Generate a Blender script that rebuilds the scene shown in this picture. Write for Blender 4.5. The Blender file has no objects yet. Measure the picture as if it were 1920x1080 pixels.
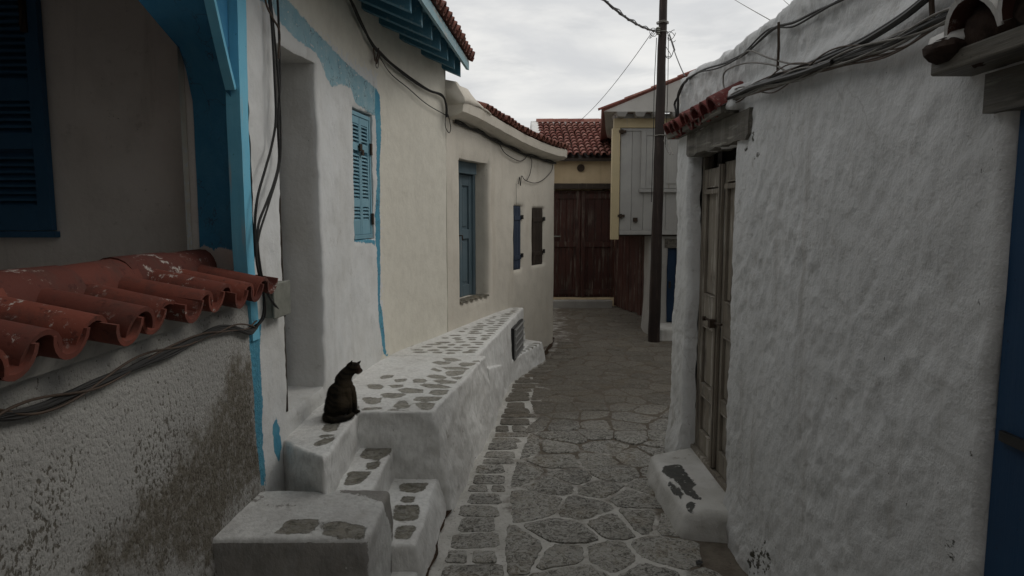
import bpy, bmesh, math, random
from mathutils import Vector, Matrix, noise
random.seed(7)
R = math.radians
sc = bpy.context.scene
COL = sc.collection

# ------------------------------------------------------------------ survey helpers
# (lens and eye height of the photograph, used to turn sightings into metres)
FPX, PITCH, EYE = 1280.0, R(6.24), 1.75
CP, SP = math.cos(PITCH), math.sin(PITCH)
def ray(u, v):
    xc = (u-960)/FPX; yc = (540-v)/FPX
    f = CP+yc*SP
    return xc/f, (yc*CP-SP)/f
def at_y(u, v, Y):
    a, b = ray(u, v); return Vector((a*Y, Y, EYE+b*Y))
def at_z(u, v, z):
    a, b = ray(u, v); Y = (z-EYE)/b; return Vector((a*Y, Y, z))
def sst(a, b, x):
    t = max(0., min(1., (x-a)/(b-a))) if a != b else float(x > a)
    return t*t*(3-2*t)
def nz(x, y, z, f, seed=0.):
    return noise.noise(Vector((x*f+seed*17.3, y*f-seed*9.1, z*f+seed*5.7)))
def catmull(pts, n=8):
    pts = [Vector(p) for p in pts]
    if len(pts) < 3:
        return [pts[0].lerp(pts[-1], i/n) for i in range(n+1)]
    P = [pts[0]*2-pts[1]]+pts+[pts[-1]*2-pts[-2]]
    out = []
    for i in range(1, len(P)-2):
        a, b, c, d = P[i-1], P[i], P[i+1], P[i+2]
        for k in range(n):
            t = k/n
            out.append(.5*((2*b)+(c-a)*t+(2*a-5*b+4*c-d)*t*t+(3*b-a-3*c+d)*t*t*t))
    out.append(pts[-1])
    return out

class Path:
    """A wall line seen from above."""
    def __init__(self, pts, side, smooth=True, n=10):
        self.p = [Vector((q[0], q[1])) for q in (catmull([(a, b, 0) for a, b in pts], n) if smooth else pts)]
        self.side = side
        self.c = [0.]
        for a, b in zip(self.p, self.p[1:]):
            self.c.append(self.c[-1]+(b-a).length)
        self.L = self.c[-1]
    def seg(self, s):
        lo, hi = 0, len(self.c)-2
        if s <= 0: return 0
        while lo < hi:
            m = (lo+hi+1)//2
            if self.c[m] <= s: lo = m
            else: hi = m-1
        return lo
    def pos(self, s):
        i = self.seg(s); a, b = self.p[i], self.p[i+1]
        return a+(b-a)*((s-self.c[i])/(self.c[i+1]-self.c[i]))
    def tan(self, s):
        a = self.pos(max(0, s-.04)); b = self.pos(min(self.L, s+.04))
        return (b-a).normalized()
    def nrm(self, s):
        t = self.tan(s)
        return Vector((t.y, -t.x))*self.side
    def pt(self, s, z, off=0.):
        p = self.pos(s)+self.nrm(s)*off
        return Vector((p.x, p.y, z))
    def hit(self, u, v, off=0.):
        a, b = ray(u, v)
        for i in range(len(self.p)-1):
            p, q = self.p[i], self.p[i+1]
            if off:
                n = self.nrm((self.c[i]+self.c[i+1])/2)*off; p = p+n; q = q+n
            g0, g1 = p.x-a*p.y, q.x-a*q.y
            if g0*g1 <= 0 and g0 != g1 and max(p.y, q.y) > .3:
                t = g0/(g0-g1)
                return self.c[i]+(self.c[i+1]-self.c[i])*t, EYE+b*(p.y+(q.y-p.y)*t)
        if off: return self.hit(u, v)
        best = min(range(len(self.p)-1), key=lambda i: abs(self.p[i].x-a*self.p[i].y)/max(.3, self.p[i].y) if self.p[i].y > .3 else 9)
        return self.c[best], EYE+b*self.p[best].y
    def at(self, u, v, off=0.):
        s, z = self.hit(u, v, off); return self.pt(s, z, off)
    def s_at_y(self, y):
        for i in range(len(self.p)-1):
            p, q = self.p[i], self.p[i+1]
            if (p.y-y)*(q.y-y) <= 0 and p.y != q.y:
                return self.c[i]+(self.c[i+1]-self.c[i])*(y-p.y)/(q.y-p.y)

LP = Path([(-1.44, -4.), (-1.36, 0), (-1.28, 1.6), (-1.21, 3.2), (-1.14, 4.05), (-1.02, 5.35), (-.60, 6.48), (-.1, 7.8), (.53, 9.06)], 1)
RP = Path([(1.20, -4.), (1.17, 0), (1.17, 2.4), (1.17, 4.3), (1.168, 4.74), (1.176, 4.86), (1.20, 4.915), (1.26, 4.945), (1.5, 4.96), (3., 5.0), (4.6, 5.03)], -1)

# ------------------------------------------------------------------ object helpers
def thing(name, label, cat, loc, group=None):
    o = bpy.data.objects.new(name, None); COL.objects.link(o)
    o.location = loc; o.empty_display_size = .2
    o['label'] = label; o['category'] = cat
    if group: o['group'] = group
    return o
def tag(o, label=None, cat=None, group=None, kind=None):
    for k, v in (('label', label), ('category', cat), ('group', group), ('kind', kind)):
        if v: o[k] = v
    return o
def root_loc(p):
    v = Vector((0, 0, 0))
    while p is not None:
        v += Vector(p.location); p = p.parent
    return v
def link(name, me, mats, parent=None, smooth=False, bevel=0., origin=None):
    """mesh data comes in world metres; it is moved into its thing's own space"""
    off = root_loc(parent) if parent else (Vector(origin) if origin else Vector((0, 0, 0)))
    me.transform(Matrix.Translation(-off))
    o = bpy.data.objects.new(name, me); COL.objects.link(o)
    if parent: o.parent = parent
    else: o.location = off
    for m in (mats if isinstance(mats, (list, tuple)) else [mats]): me.materials.append(m)
    if smooth:
        me.polygons.foreach_set('use_smooth', [True]*len(me.polygons))
    if bevel:
        b = o.modifiers.new('bevel', 'BEVEL'); b.width = bevel; b.segments = 2; b.limit_method = 'ANGLE'; b.angle_limit = R(35)
    me.update()
    return o

class MB:
    """collects shapes into one mesh; every point carries a random tone"""
    def __init__(self):
        self.v, self.f, self.m, self.t = [], [], [], []
    def add(self, vs, fs, mi=0, tone=None):
        b = len(self.v); t = random.random() if tone is None else tone
        self.v += [Vector(p) for p in vs]; self.t += [t]*len(vs)
        self.f += [tuple(i+b for i in f) for f in fs]; self.m += [mi]*len(fs)
    def hexa(self, c, mi=0, tone=None):
        """8 corners: bottom ring then top ring, both counter-clockwise seen from above"""
        self.add(c, [(3, 2, 1, 0), (4, 5, 6, 7), (0, 1, 5, 4), (1, 2, 6, 5), (2, 3, 7, 6), (3, 0, 4, 7)], mi, tone)
    def box(self, a, b, mi=0, tone=None):
        x0, y0, z0 = a; x1, y1, z1 = b
        self.hexa([(x0, y0, z0), (x1, y0, z0), (x1, y1, z0), (x0, y1, z0), (x0, y0, z1), (x1, y0, z1), (x1, y1, z1), (x0, y1, z1)], mi, tone)
    def fbox(self, fr, x0, x1, z0, z1, d0, d1, mi=0, tone=None, tilt=0.):
        """box in a wall frame fr=(origin, right, outward): x along, z up, d outward"""
        o, r, n = fr
        up = Vector((0, 0, 1))
        def q(x, z, d): return o+r*x+up*z+n*d
        e = tilt
        c = [q(x0, z0, d0), q(x1, z0, d0), q(x1, z0-e, d1), q(x0, z0-e, d1), q(x0, z1, d0), q(x1, z1, d0), q(x1, z1-e, d1), q(x0, z1-e, d1)]
        if r.cross(n).z < 0:
            c = [c[1], c[0], c[3], c[2], c[5], c[4], c[7], c[6]]
        self.hexa(c, mi, tone)
    def tube(self, pts, r, n=7, mi=0, tone=None, cap=True):
        pts = [Vector(p) for p in pts]
        rr = r if isinstance(r, (list, tuple)) else [r]*len(pts)
        vs, fs = [], []
        prev = None
        for i, p in enumerate(pts):
            d = (pts[min(i+1, len(pts)-1)]-pts[max(i-1, 0)])
            if d.length < 1e-9: d = Vector((0, 0, 1))
            d.normalize()
            if prev is None:
                a = d.cross(Vector((0, 0, 1)))
                if a.length < .1: a = d.cross(Vector((1, 0, 0)))
            else:
                a = prev-d*prev.dot(d)
            a.normalize(); prev = a; b = d.cross(a)
            for k in range(n):
                w = 2*math.pi*k/n
                vs.append(p+(a*math.cos(w)+b*math.sin(w))*rr[i])
        for i in range(len(pts)-1):
            for k in range(n):
                k2 = (k+1) % n
                fs.append((i*n+k, i*n+k2, (i+1)*n+k2, (i+1)*n+k))
        if cap:
            fs.append(tuple(range(n-1, -1, -1))); fs.append(tuple((len(pts)-1)*n+k for k in range(n)))
        self.add(vs, fs, mi, tone)
    def tile(self, a, b, ra, rb, up=(0, 0, 1), th=.012, n=9, mi=0, tone=None, sag=1., arc=math.pi, mi_in=None):
        """half-barrel roof tile from a (upper end) to b (lower end); sag -1 turns it into a channel"""
        a, b = Vector(a), Vector(b); d = (b-a).normalized()
        up = Vector(up); up = (up-d*up.dot(d)).normalized()*sag
        sd = d.cross(up).normalized()
        vs, fs = [], []
        NR = 4
        for j in range(NR):
            t = j/(NR-1); c = a.lerp(b, t); r = ra+(rb-ra)*t
            for k in range(n):
                w = math.pi/2-arc/2+arc*k/(n-1)
                dv = sd*math.cos(w)+up*math.sin(w)
                j1 = 1+.02*nz(c.x+k*.3, c.y, c.z, 9, 2)
                vs.append(c+dv*r*j1)
            for k in range(n):
                w = math.pi/2-arc/2+arc*k/(n-1)
                vs.append(c+(sd*math.cos(w)+up*math.sin(w))*(r-th))
        M = 2*n
        for j in range(NR-1):
            o = j*M; q = o+M
            for k in range(n-1):
                fs.append((o+k, o+k+1, q+k+1, q+k)); fs.append((o+n+k+1, o+n+k, q+n+k, q+n+k+1))
            fs.append((o, q, q+n, o+n)); fs.append((o+n-1, o+2*n-1, q+2*n-1, q+n-1))
        for k in range(n-1):
            fs.append((k+1, k, n+k, n+k+1))
            q = (NR-1)*M
            fs.append((q+k, q+k+1, q+n+k+1, q+n+k))
        b0 = len(self.f); self.add(vs, fs, mi, tone)
        if mi_in is not None:
            for k in range(len(fs)):
                if all((v % M) >= n for v in fs[k]): self.m[b0+k] = mi_in
    def build(self, name, mats, parent=None, smooth=False, bevel=0., origin=None, wob=0., kind=None):
        me = bpy.data.meshes.new(name)
        vs = self.v
        if wob:
            vs = [p+Vector((nz(p.x, p.y, p.z, 3, 1), nz(p.x, p.y, p.z, 3, 2), nz(p.x, p.y, p.z, 3, 3)))*wob for p in vs]
        me.from_pydata([tuple(p) for p in vs], [], self.f)
        at = me.attributes.new('tone', 'FLOAT', 'POINT'); at.data.foreach_set('value', self.t)
        me.validate()
        if len(me.polygons) == len(self.m):
            me.polygons.foreach_set('material_index', self.m)
        o = link(name, me, mats, parent, smooth, bevel, origin)
        if smooth and True:
            try: me.set_sharp_from_angle(angle=R(50))
            except Exception: pass
        return o

def frame(path, s0, s1, z0, off=0.):
    a = path.pt(s0, 0, off); b = path.pt(s1, 0, off)
    r = (b-a); r.z = 0; L = r.length; r.normalize()
    n = path.nrm((s0+s1)/2); n = Vector((n.x, n.y, 0)); n = (n-r*n.dot(r)).normalized()
    return (Vector((a.x, a.y, z0)), r, n), L

def poly_sd(P, x, y):
    d = 1e9; ins = False
    j = len(P)-1
    for i in range(len(P)):
        ax, ay = P[j]; bx, by = P[i]
        ex, ey = bx-ax, by-ay; wx, wy = x-ax, y-ay
        L = ex*ex+ey*ey
        t = max(0, min(1, (wx*ex+wy*ey)/L)) if L > 0 else 0
        dx, dy = wx-ex*t, wy-ey*t
        d = min(d, dx*dx+dy*dy)
        if (ay > y) != (by > y) and x < (bx-ax)*(y-ay)/(by-ay)+ax: ins = not ins
        j = i
    d = math.sqrt(d)
    return -d if ins else d
class Mask:
    """painted areas of a wall, given in (along, up) metres; positive inside"""
    def __init__(self, polys): 
        self.p = [(P, min(a for a, b in P)-.2, max(a for a, b in P)+.2, min(b for a, b in P)-.2, max(b for a, b in P)+.2) for P in polys]
    def __call__(self, s, z):
        d = -.2
        for P, a, b, c, e in self.p:
            if a < s < b and c < z < e: d = max(d, -poly_sd(P, s, z))
        return d

def ticks(a, b, res, extra):
    n = max(1, round((b-a)/res)); g = [a+(b-a)*i/n for i in range(n+1)]
    for e in extra:
        if a < e < b: g.append(e)
    g.sort()
    out = [g[0]]
    ex = set(extra)
    for x in g[1:]:
        if x-out[-1] < res*.35:
            if x in ex: out[-1] = x
        else: out.append(x)
    if b not in out: out[-1] = b
    return out

def wall(name, path, s0, s1, z0, z1, mat, parent, openings=(), res=.03, disp=None, top=None, thick=.3, masks=None, r=.03, rt=.05, jit=.01, cap=True):
    es = [o[0] for o in openings]+[o[1] for o in openings]; ez = [o[2] for o in openings]+[o[3] for o in openings]
    S = ticks(s0, s1, res, es); Z = ticks(z0, z1, res, ez)
    masks = masks or {}
    vs, idx, sz = [], {}, []
    for j, z in enumerate(Z):
        for i, s in enumerate(S):
            if any(o[0]+1e-6 < s < o[1]-1e-6 and o[2]+1e-6 < z < o[3]-1e-6 for o in openings): continue
            d = disp(s, z) if disp else 0.
            for o in openings:
                dx = max(o[0]-s, 0, s-o[1]); dz = max(o[2]-z, 0, z-o[3]); q = math.hypot(dx, dz)
                if q < r: d -= r-math.sqrt(max(0, r*r-(r-q)**2))
            zt = z1
            zz = z
            if top:
                zz = z+(top(s))*sst(z1-.2, z1, z)
            if cap and z1-z < rt: d -= rt-math.sqrt(max(0, rt*rt-(rt-(z1-z))**2))
            ss = s+jit*nz(s, z, 0, 4, 3) if 0 < i < len(S)-1 else s
            if 0 < j < len(Z)-1: zz += jit*nz(s, z, 0, 4, 4)
            idx[i, j] = len(vs); vs.append(path.pt(min(max(ss, 0), path.L), zz, d)); sz.append((s, z))
    fs = []
    for j in range(len(Z)-1):
        for i in range(len(S)-1):
            cs, cz = (S[i]+S[i+1])/2, (Z[j]+Z[j+1])/2
            if any(o[0] < cs < o[1] and o[2] < cz < o[3] for o in openings): continue
            q = (idx[i, j], idx[i+1, j], idx[i+1, j+1], idx[i, j+1])
            fs.append(q if path.side > 0 else q[::-1])
    for o in openings:
        i0, i1 = S.index(o[0]), S.index(o[1]); j0, j1 = Z.index(o[2]), Z.index(o[3])
        ring = [(i, j0) for i in range(i0, i1)]+[(i1, j) for j in range(j0, j1)]+[(i, j1) for i in range(i1, i0, -1)]+[(i0, j) for j in range(j1, j0, -1)]
        prev = [idx[k] for k in ring]
        depth = o[4]; K = max(1, int((depth-r)/.04))
        base = [vs[k].copy() for k in prev]
        for k in range(1, K+1):
            cur = []
            for (i, j), b in zip(ring, base):
                n = path.nrm(S[i]); p = b-Vector((n.x, n.y, 0))*((depth-r)*k/K)
                p += Vector((nz(p.x, p.y, p.z, 6, 1), nz(p.x, p.y, p.z, 6, 2), nz(p.x, p.y, p.z, 6, 3)))*.006
                cur.append(len(vs)); vs.append(p); sz.append((S[i], Z[j]))
            m = len(ring)
            for a in range(m):
                b2 = (a+1) % m
                q = (prev[a], prev[b2], cur[b2], cur[a])
                fs.append(q if path.side > 0 else q[::-1])
            prev = cur
    if cap:
        prev = [idx[i, len(Z)-1] for i in range(len(S))]
        base = [vs[k].copy() for k in prev]
        for k in range(1, 6):
            cur = []
            for i, b in enumerate(base):
                n = path.nrm(S[i]); p = b-Vector((n.x, n.y, 0))*(thick*k/5)
                p.z += .012*nz(p.x, p.y, 0, 5, 8)
                cur.append(len(vs)); vs.append(p); sz.append((S[i], Z[-1]))
            for a in range(len(S)-1):
                q = (prev[a], prev[a+1], cur[a+1], cur[a])
                fs.append(q if path.side > 0 else q[::-1])
            prev = cur
        cur = []
        for i, k in enumerate(prev):
            p = vs[k].copy(); p.z = z0; cur.append(len(vs)); vs.append(p); sz.append((S[i], z0))
        for a in range(len(S)-1):
            q = (prev[a], prev[a+1], cur[a+1], cur[a])
            fs.append(q if path.side > 0 else q[::-1])
    me = bpy.data.meshes.new(name)
    me.from_pydata([tuple(p) for p in vs], [], fs)
    for k, fn in masks.items():
        at = me.attributes.new(k, 'FLOAT', 'POINT'); at.data.foreach_set('value', [fn(s, z) for s, z in sz])
    o = link(name, me, mat, parent, True)
    me.set_sharp_from_angle(angle=R(58))
    return o

def soft_block(name, bot, top, z0, z1, mat, parent, r=.015, res=.028, amp=.010, freq=9., seed=1, origin=None, masks=None):
    """whitewashed masonry block with hand-rounded edges"""
    bm = bmesh.new()
    zt = z1 if isinstance(z1, (list, tuple)) else [z1]*4
    c = [bm.verts.new((x, y, z0)) for x, y in bot]+[bm.verts.new((x, y, z)) for (x, y), z in zip(top, zt)]
    for f in ((3, 2, 1, 0), (4, 5, 6, 7), (0, 1, 5, 4), (1, 2, 6, 5), (2, 3, 7, 6), (3, 0, 4, 7)):
        bm.faces.new([c[i] for i in f])
    bmesh.ops.recalc_face_normals(bm, faces=bm.faces)
    bmesh.ops.bevel(bm, geom=list(bm.edges), offset=r, segments=3, profile=.5, affect='EDGES')
    for it in range(8):
        L = [e for e in bm.edges if e.calc_length() > res*1.5]
        if not L: break
        bmesh.ops.subdivide_edges(bm, edges=L, cuts=1, use_grid_fill=True)
        bmesh.ops.triangulate(bm, faces=[f for f in bm.faces if len(f.verts) > 4])
    bm.normal_update()
    off = []
    for v in bm.verts:
        p = v.co
        a = nz(p.x, p.y, p.z, freq*.4, seed)*amp*1.6+nz(p.x, p.y, p.z, freq, seed+1)*amp+nz(p.x, p.y, p.z, freq*2.7, seed+2)*amp*.5
        flat = .10 if v.normal.z > .9 else 1.
        off.append(p+v.normal*a*flat)
    for v, q in zip(bm.verts, off): v.co = q
    me = bpy.data.meshes.new(name); bm.to_mesh(me); bm.free()
    masks = masks or {}
    for k in set(masks) | {'stone'}:
        fn = masks.get(k)
        at = me.attributes.new(k, 'FLOAT', 'POINT')
        at.data.foreach_set('value', [fn(v.co.x, v.co.y) if fn and v.co.z > min(zt)-.02 else -.2 for v in me.vertices])
    return link(name, me, mat, parent, True, origin=origin)

def lump_(mb, c, r, mi=0, n=9, seed=1.):
    vs, fs = [], []
    for i in range(n+1):
        for k in range(n):
            a, b = math.pi*i/n, 2*math.pi*k/n
            d = Vector((math.sin(a)*math.cos(b), math.sin(a)*math.sin(b), math.cos(a)))
            q = 1+.35*nz(c[0]*9+d.x, c[1]*9+d.y, d.z, 1.6, seed)
            vs.append((c[0]+d.x*r[0]*q, c[1]+d.y*r[1]*q, c[2]+d.z*r[2]*q))
    for i in range(n):
        for k in range(n): fs.append((i*n+k, (i+1)*n+k, (i+1)*n+(k+1) % n, i*n+(k+1) % n))
    mb.add(vs, fs, mi)

def stone_prism(mb, poly, z0, z1, rag=.006, mi=0, chaikin=2, seed=0., dome=.004, zf=None):
    """one flat irregular stone; poly is a list of plan points"""
    P = [Vector((p[0], p[1])) for p in poly]
    for _ in range(chaikin):
        Q = []
        for a, b in zip(P, P[1:]+P[:1]):
            Q += [a.lerp(b, .13), a.lerp(b, .87)]
        P = Q
    # resample long sides so the edge can be ragged
    Q = []
    for a, b in zip(P, P[1:]+P[:1]):
        n = max(1, int((b-a).length/.018))
        Q += [a.lerp(b, i/n) for i in range(n)]
    P = [p+Vector((nz(p.x, p.y, 0, 28, seed), nz(p.x, p.y, 5, 28, seed)))*rag for p in Q]
    area = sum(a.x*b.y-b.x*a.y for a, b in zip(P, P[1:]+P[:1]))
    if area < 0: P.reverse()
    n = len(P)
    if n < 3: return
    c = sum(P, Vector((0, 0)))/n
    g = (zf or (lambda x, y: 0.))
    vs = [(p.x, p.y, z0+g(p.x, p.y)) for p in P]
    i1 = [c+(p-c)*.985 for p in P]; vs += [(p.x, p.y, z1-dome+g(p.x, p.y)) for p in i1]
    i2 = [c+(p-c)*.86 for p in P]; vs += [(p.x, p.y, z1+g(p.x, p.y)) for p in i2]
    i3 = [c+(p-c)*.45 for p in P]; vs += [(p.x, p.y, z1+.001+g(p.x, p.y)) for p in i3]
    vs.append((c.x, c.y, z1+.001+g(c.x, c.y)))
    fs = []
    for L in range(3):
        for k in range(n):
            k2 = (k+1) % n
            fs.append((L*n+k, L*n+k2, (L+1)*n+k2, (L+1)*n+k))
    for k in range(n): fs.append((3*n+k, 3*n+(k+1) % n, 4*n))
    mb.add(vs, fs, mi)

# ------------------------------------------------------------------ material helpers
class NT:
    def __init__(self, name):
        self.mat = bpy.data.materials.new(name); self.mat.use_nodes = True
        self.t = self.mat.node_tree; self.n = self.t.nodes; self.n.clear()
        self.out = self.n.new('ShaderNodeOutputMaterial'); self.b = self.n.new('ShaderNodeBsdfPrincipled')
        self.t.links.new(self.b.outputs[0], self.out.inputs[0])
        self.co = self.n.new('ShaderNodeTexCoord').outputs['Object']
        self.bump_in = None
    def l(self, a, b): self.t.links.new(a, b)
    def put(self, sock, v):
        if v is None: return
        if isinstance(v, bpy.types.NodeSocket): self.l(v, sock)
        elif isinstance(v, (tuple, list)) and len(v) == 3 and sock.type == 'RGBA': sock.default_value = (*v, 1)
        else: sock.default_value = v
    def map(self, scale=(1, 1, 1), rot=(0, 0, 0), vec=None):
        m = self.n.new('ShaderNodeMapping'); self.l(vec or self.co, m.inputs[0])
        m.inputs['Scale'].default_value = scale; m.inputs['Rotation'].default_value = rot
        return m.outputs[0]
    def noise(self, scale, detail=4, rough=.55, vec=None, dist=0., col=False):
        t = self.n.new('ShaderNodeTexNoise'); self.l(vec or self.co, t.inputs['Vector'])
        t.inputs['Scale'].default_value = scale; t.inputs['Detail'].default_value = detail
        t.inputs['Roughness'].default_value = rough; t.inputs['Distortion'].default_value = dist
        return t.outputs['Color' if col else 'Fac']
    def voro(self, scale, feature='F1', vec=None, out='Distance', rnd=1.):
        t = self.n.new('ShaderNodeTexVoronoi'); t.feature = feature; self.l(vec or self.co, t.inputs['Vector'])
        t.inputs['Scale'].default_value = scale; t.inputs['Randomness'].default_value = rnd
        return t.outputs[out]
    def attr(self, name):
        a = self.n.new('ShaderNodeAttribute'); a.attribute_name = name; return a.outputs['Fac']
    def attrc(self, name):
        a = self.n.new('ShaderNodeAttribute'); a.attribute_name = name; return a.outputs['Color']
    def ramp(self, fac, a, b, lo=0., hi=1.):
        m = self.n.new('ShaderNodeMapRange'); m.interpolation_type = 'SMOOTHSTEP'
        self.l(fac, m.inputs['Value'])
        for k, v in (('From Min', a), ('From Max', b), ('To Min', lo), ('To Max', hi)): m.inputs[k].default_value = v
        return m.outputs[0]
    def math(self, op, a, b=None):
        m = self.n.new('ShaderNodeMath'); m.operation = op; self.put(m.inputs[0], a); self.put(m.inputs[1], b)
        return m.outputs[0]
    def mix(self, fac, a, b, mode='MIX'):
        m = self.n.new('ShaderNodeMix'); m.data_type = 'RGBA'; m.blend_type = mode
        self.put(m.inputs['Factor'], fac); self.put(m.inputs['A'], None); 
        ia = [s for s in m.inputs if s.type == 'RGBA' and s.name == 'A'][0]; ib = [s for s in m.inputs if s.type == 'RGBA' and s.name == 'B'][0]
        self.put(ia, a); self.put(ib, b)
        return [s for s in m.outputs if s.type == 'RGBA'][0]
    def bump(self, h, strength, dist=.01):
        b = self.n.new('ShaderNodeBump'); self.l(h, b.inputs['Height'])
        b.inputs['Strength'].default_value = strength; b.inputs['Distance'].default_value = dist
        if self.bump_in: self.l(self.bump_in, b.inputs['Normal'])
        self.bump_in = b.outputs[0]
    def done(self, col, rough=.85, spec=.25, metal=0.):
        self.put(self.b.inputs['Base Color'], col); self.put(self.b.inputs['Roughness'], rough)
        self.put(self.b.inputs['Specular IOR Level'], spec); self.put(self.b.inputs['Metallic'], metal)
        if self.bump_in: self.l(self.bump_in, self.b.inputs['Normal'])
        return self.mat

def whitewash(name, base, base2, dirt=(.25, .22, .18), dirt_amt=.5, bumpy=1., paints=(), speck=.6, streak=.35, crack=.0, dab=False):
    m = NT(name)
    n1 = m.noise(1.3, 6, .6); n2 = m.noise(5., 6, .65); n3 = m.noise(38, 5, .65)
    col = m.mix(m.ramp(n1, .35, .68), base, base2)
    col = m.mix(m.ramp(n2, .42, .75, 0, .30), col, tuple(c*.72 for c in base2))
    st = m.noise(1., 6, .65, m.map((7, 7, .7)))
    col = m.mix(m.math('MULTIPLY', m.ramp(st, .53, .74), streak), col, dirt)
    big = m.ramp(m.noise(2.1, 3, .5), .45, .7)
    d = m.ramp(m.noise(14, 7, .7), .56, .68)
    col = m.mix(m.math('MULTIPLY', m.math('MULTIPLY', d, big), dirt_amt), col, dirt)
    sp = m.ramp(m.noise(75, 3, .6, m.map((1, 1, .6))), .67, .72)
    sp = m.math('MULTIPLY', sp, m.ramp(m.noise(4.5, 4, .6), .48, .68, 0, speck))
    col = m.mix(sp, col, (.05, .045, .04))
    if crack:
        w = m.noise(3, 4, .6, col=True)
        v = m.mix(.25, m.co, w)
        c = m.ramp(m.voro(2.2, 'DISTANCE_TO_EDGE', v), 0., .012, 1, 0)
        c = m.math('MULTIPLY', c, m.ramp(m.noise(1.7, 2), .5, .62, 0, crack))
        col = m.mix(c, col, (.12, .10, .08))
    for att, c1, c2, chip, *ckd in paints:
        a = m.attr(att)
        rag = m.math('MULTIPLY', m.math('SUBTRACT', m.noise(30, 5, .7), .5), ckd[0] if ckd else .05)
        k = m.ramp(m.math('ADD', a, rag), -.004, .004)
        ch = m.ramp(m.noise(22, 6, .7, m.map((1, 1, 1.6))), chip, chip+.05, 1, 0)
        k = m.math('MULTIPLY', k, ch)
        pc = m.mix(m.ramp(m.noise(9, 5, .65), .35, .68), c1, c2)
        ck = m.ramp(m.voro(9, 'DISTANCE_TO_EDGE', m.mix(.3, m.co, m.noise(5, 4, .6, col=True))), 0, .03, .75, 0)
        if len(ckd) > 1:
            g_ = m.noise(26, 7, .75, dist=.8)
            pc = m.mix(m.ramp(g_, .45, .62, 0, .75), pc, tuple(x*.45 for x in c2))
        if not ckd: pc = m.mix(m.math('MULTIPLY', ck, m.ramp(m.noise(6, 2), .42, .58)), pc, (.06, .07, .08))
        col = m.mix(k, col, pc)
        if not ckd: m.bump(k, .35, .006)
        if len(ckd) > 1: m.bump(m.math('SUBTRACT', 1., k), .7, .012)
    if dab:
        db = m.noise(1., 4, .6, m.map((34, 34, 15), (.25, -.3, 0)))
        col = m.mix(m.ramp(db, .40, .66, 0, .32), col, tuple(c*.62 for c in base2))
        m.bump(db, .55, .012)
    m.bump(m.noise(7, 5, .6, m.map((1, 1, .8), (.4, .3, 0))), .35*bumpy, .03)
    m.bump(n3, .28*bumpy, .010)
    m.bump(m.noise(110, 3, .6), .14*bumpy, .004)
    return m.done(col, .9, .2)

def paint_wood(name, c1, c2, worn=(.22, .2, .17), wear=.62, grain='z', bumpv=.35, rough=.6, dark=None):
    m = NT(name)
    sc_ = {'z': (26, 26, 1.6), 'y': (26, 1.6, 26), 'x': (1.6, 26, 26)}[grain]
    g = m.noise(1., 6, .65, m.map(sc_)); b = m.noise(4., 5, .6)
    t = m.attr('tone')
    col = m.mix(m.ramp(b, .3, .7), c1, c2)
    col = m.mix(m.math('MULTIPLY', t, .35), col, tuple(c*.6 for c in c1))
    if dark: col = m.mix(m.ramp(g, .46, .60, 0, .85), col, dark)
    w = m.math('MULTIPLY', m.ramp(g, wear-.08, wear+.06), m.ramp(m.noise(2.7, 4, .6), .38, .62))
    col = m.mix(w, col, worn)
    s = m.ramp(m.noise(55, 3, .6), .68, .72, 0, .7)
    col = m.mix(s, col, tuple(c*.3 for c in c1))
    m.bump(g, bumpv, .006); m.bump(m.noise(60, 4, .6), .15, .003)
    return m.done(col, rough, .3)

def terracotta(name, c1, c2, c3, lime=.3, limecol=(.5, .47, .43)):
    m = NT(name)
    t = m.attr('tone')
    col = m.mix(t, c1, c2)
    col = m.mix(m.ramp(m.noise(9, 6, .7), .45, .7, 0, .8), col, c3)
    col = m.mix(m.ramp(m.noise(24, 6, .7), .56, .68, 0, .55), col, tuple(c*.35 for c in c1))
    k = m.math('MULTIPLY', m.ramp(m.noise(30, 6, .78, m.map((1, .6, 1))), .565, .64), m.ramp(m.noise(3.4, 4, .6), .47, .58, 0, lime))
    col = m.mix(k, col, limecol)
    m.bump(m.noise(40, 5, .65), .3, .005); m.bump(m.noise(8, 4, .6), .3, .012)
    return m.done(col, .85, .25)

def plain(name, c, rough=.6, spec=.3, metal=0., var=.25, bumpv=.1):
    m = NT(name)
    col = m.mix(m.ramp(m.noise(25, 5, .65), .35, .7), c, tuple(x*(1-var) for x in c))
    col = m.mix(m.math('MULTIPLY', m.attr('tone'), .3), col, tuple(x*.5 for x in c))
    if bumpv: m.bump(m.noise(60, 4, .6), bumpv, .004)
    return m.done(col, rough, spec, metal)

BLUE_L, BLUE_L2 = (.24, .41, .48), (.32, .47, .52)
BLUE_S, BLUE_S2 = (.07, .26, .38), (.11, .32, .42)
BLUE_D, BLUE_D2 = (.055, .235, .41), (.07, .265, .44)
M_house = whitewash('whitewash_house', (.70, .71, .71), (.62, .62, .60), dirt_amt=.35, streak=.22, speck=.7,
                    paints=(('cream', (.71, .68, .595), (.65, .62, .54), 2., .5), ('band', BLUE_L, BLUE_L2, .60), ('stripe', BLUE_S, BLUE_S2, .70)))
M_cott = whitewash('limewash_cream', (.66, .615, .535), (.59, .55, .475), dirt=(.36, .29, .2), dirt_amt=.35, bumpy=.6, streak=.25, crack=.0)
M_right = whitewash('whitewash_lumpy', (.66, .665, .665), (.61, .615, .612), dirt_amt=.45, bumpy=1.9, speck=1., streak=.30, crack=.22, paints=(('moss', (.06, .058, .045), (.09, .082, .065), .45, .09),))
M_step = whitewash('whitewash_step', (.80, .80, .78), (.70, .69, .665), dirt_amt=.75, bumpy=1.2, speck=.6, streak=.25, dab=True, paints=(('stone', (.37, .355, .31), (.27, .255, .215), .70, .035, 1),))
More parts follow.
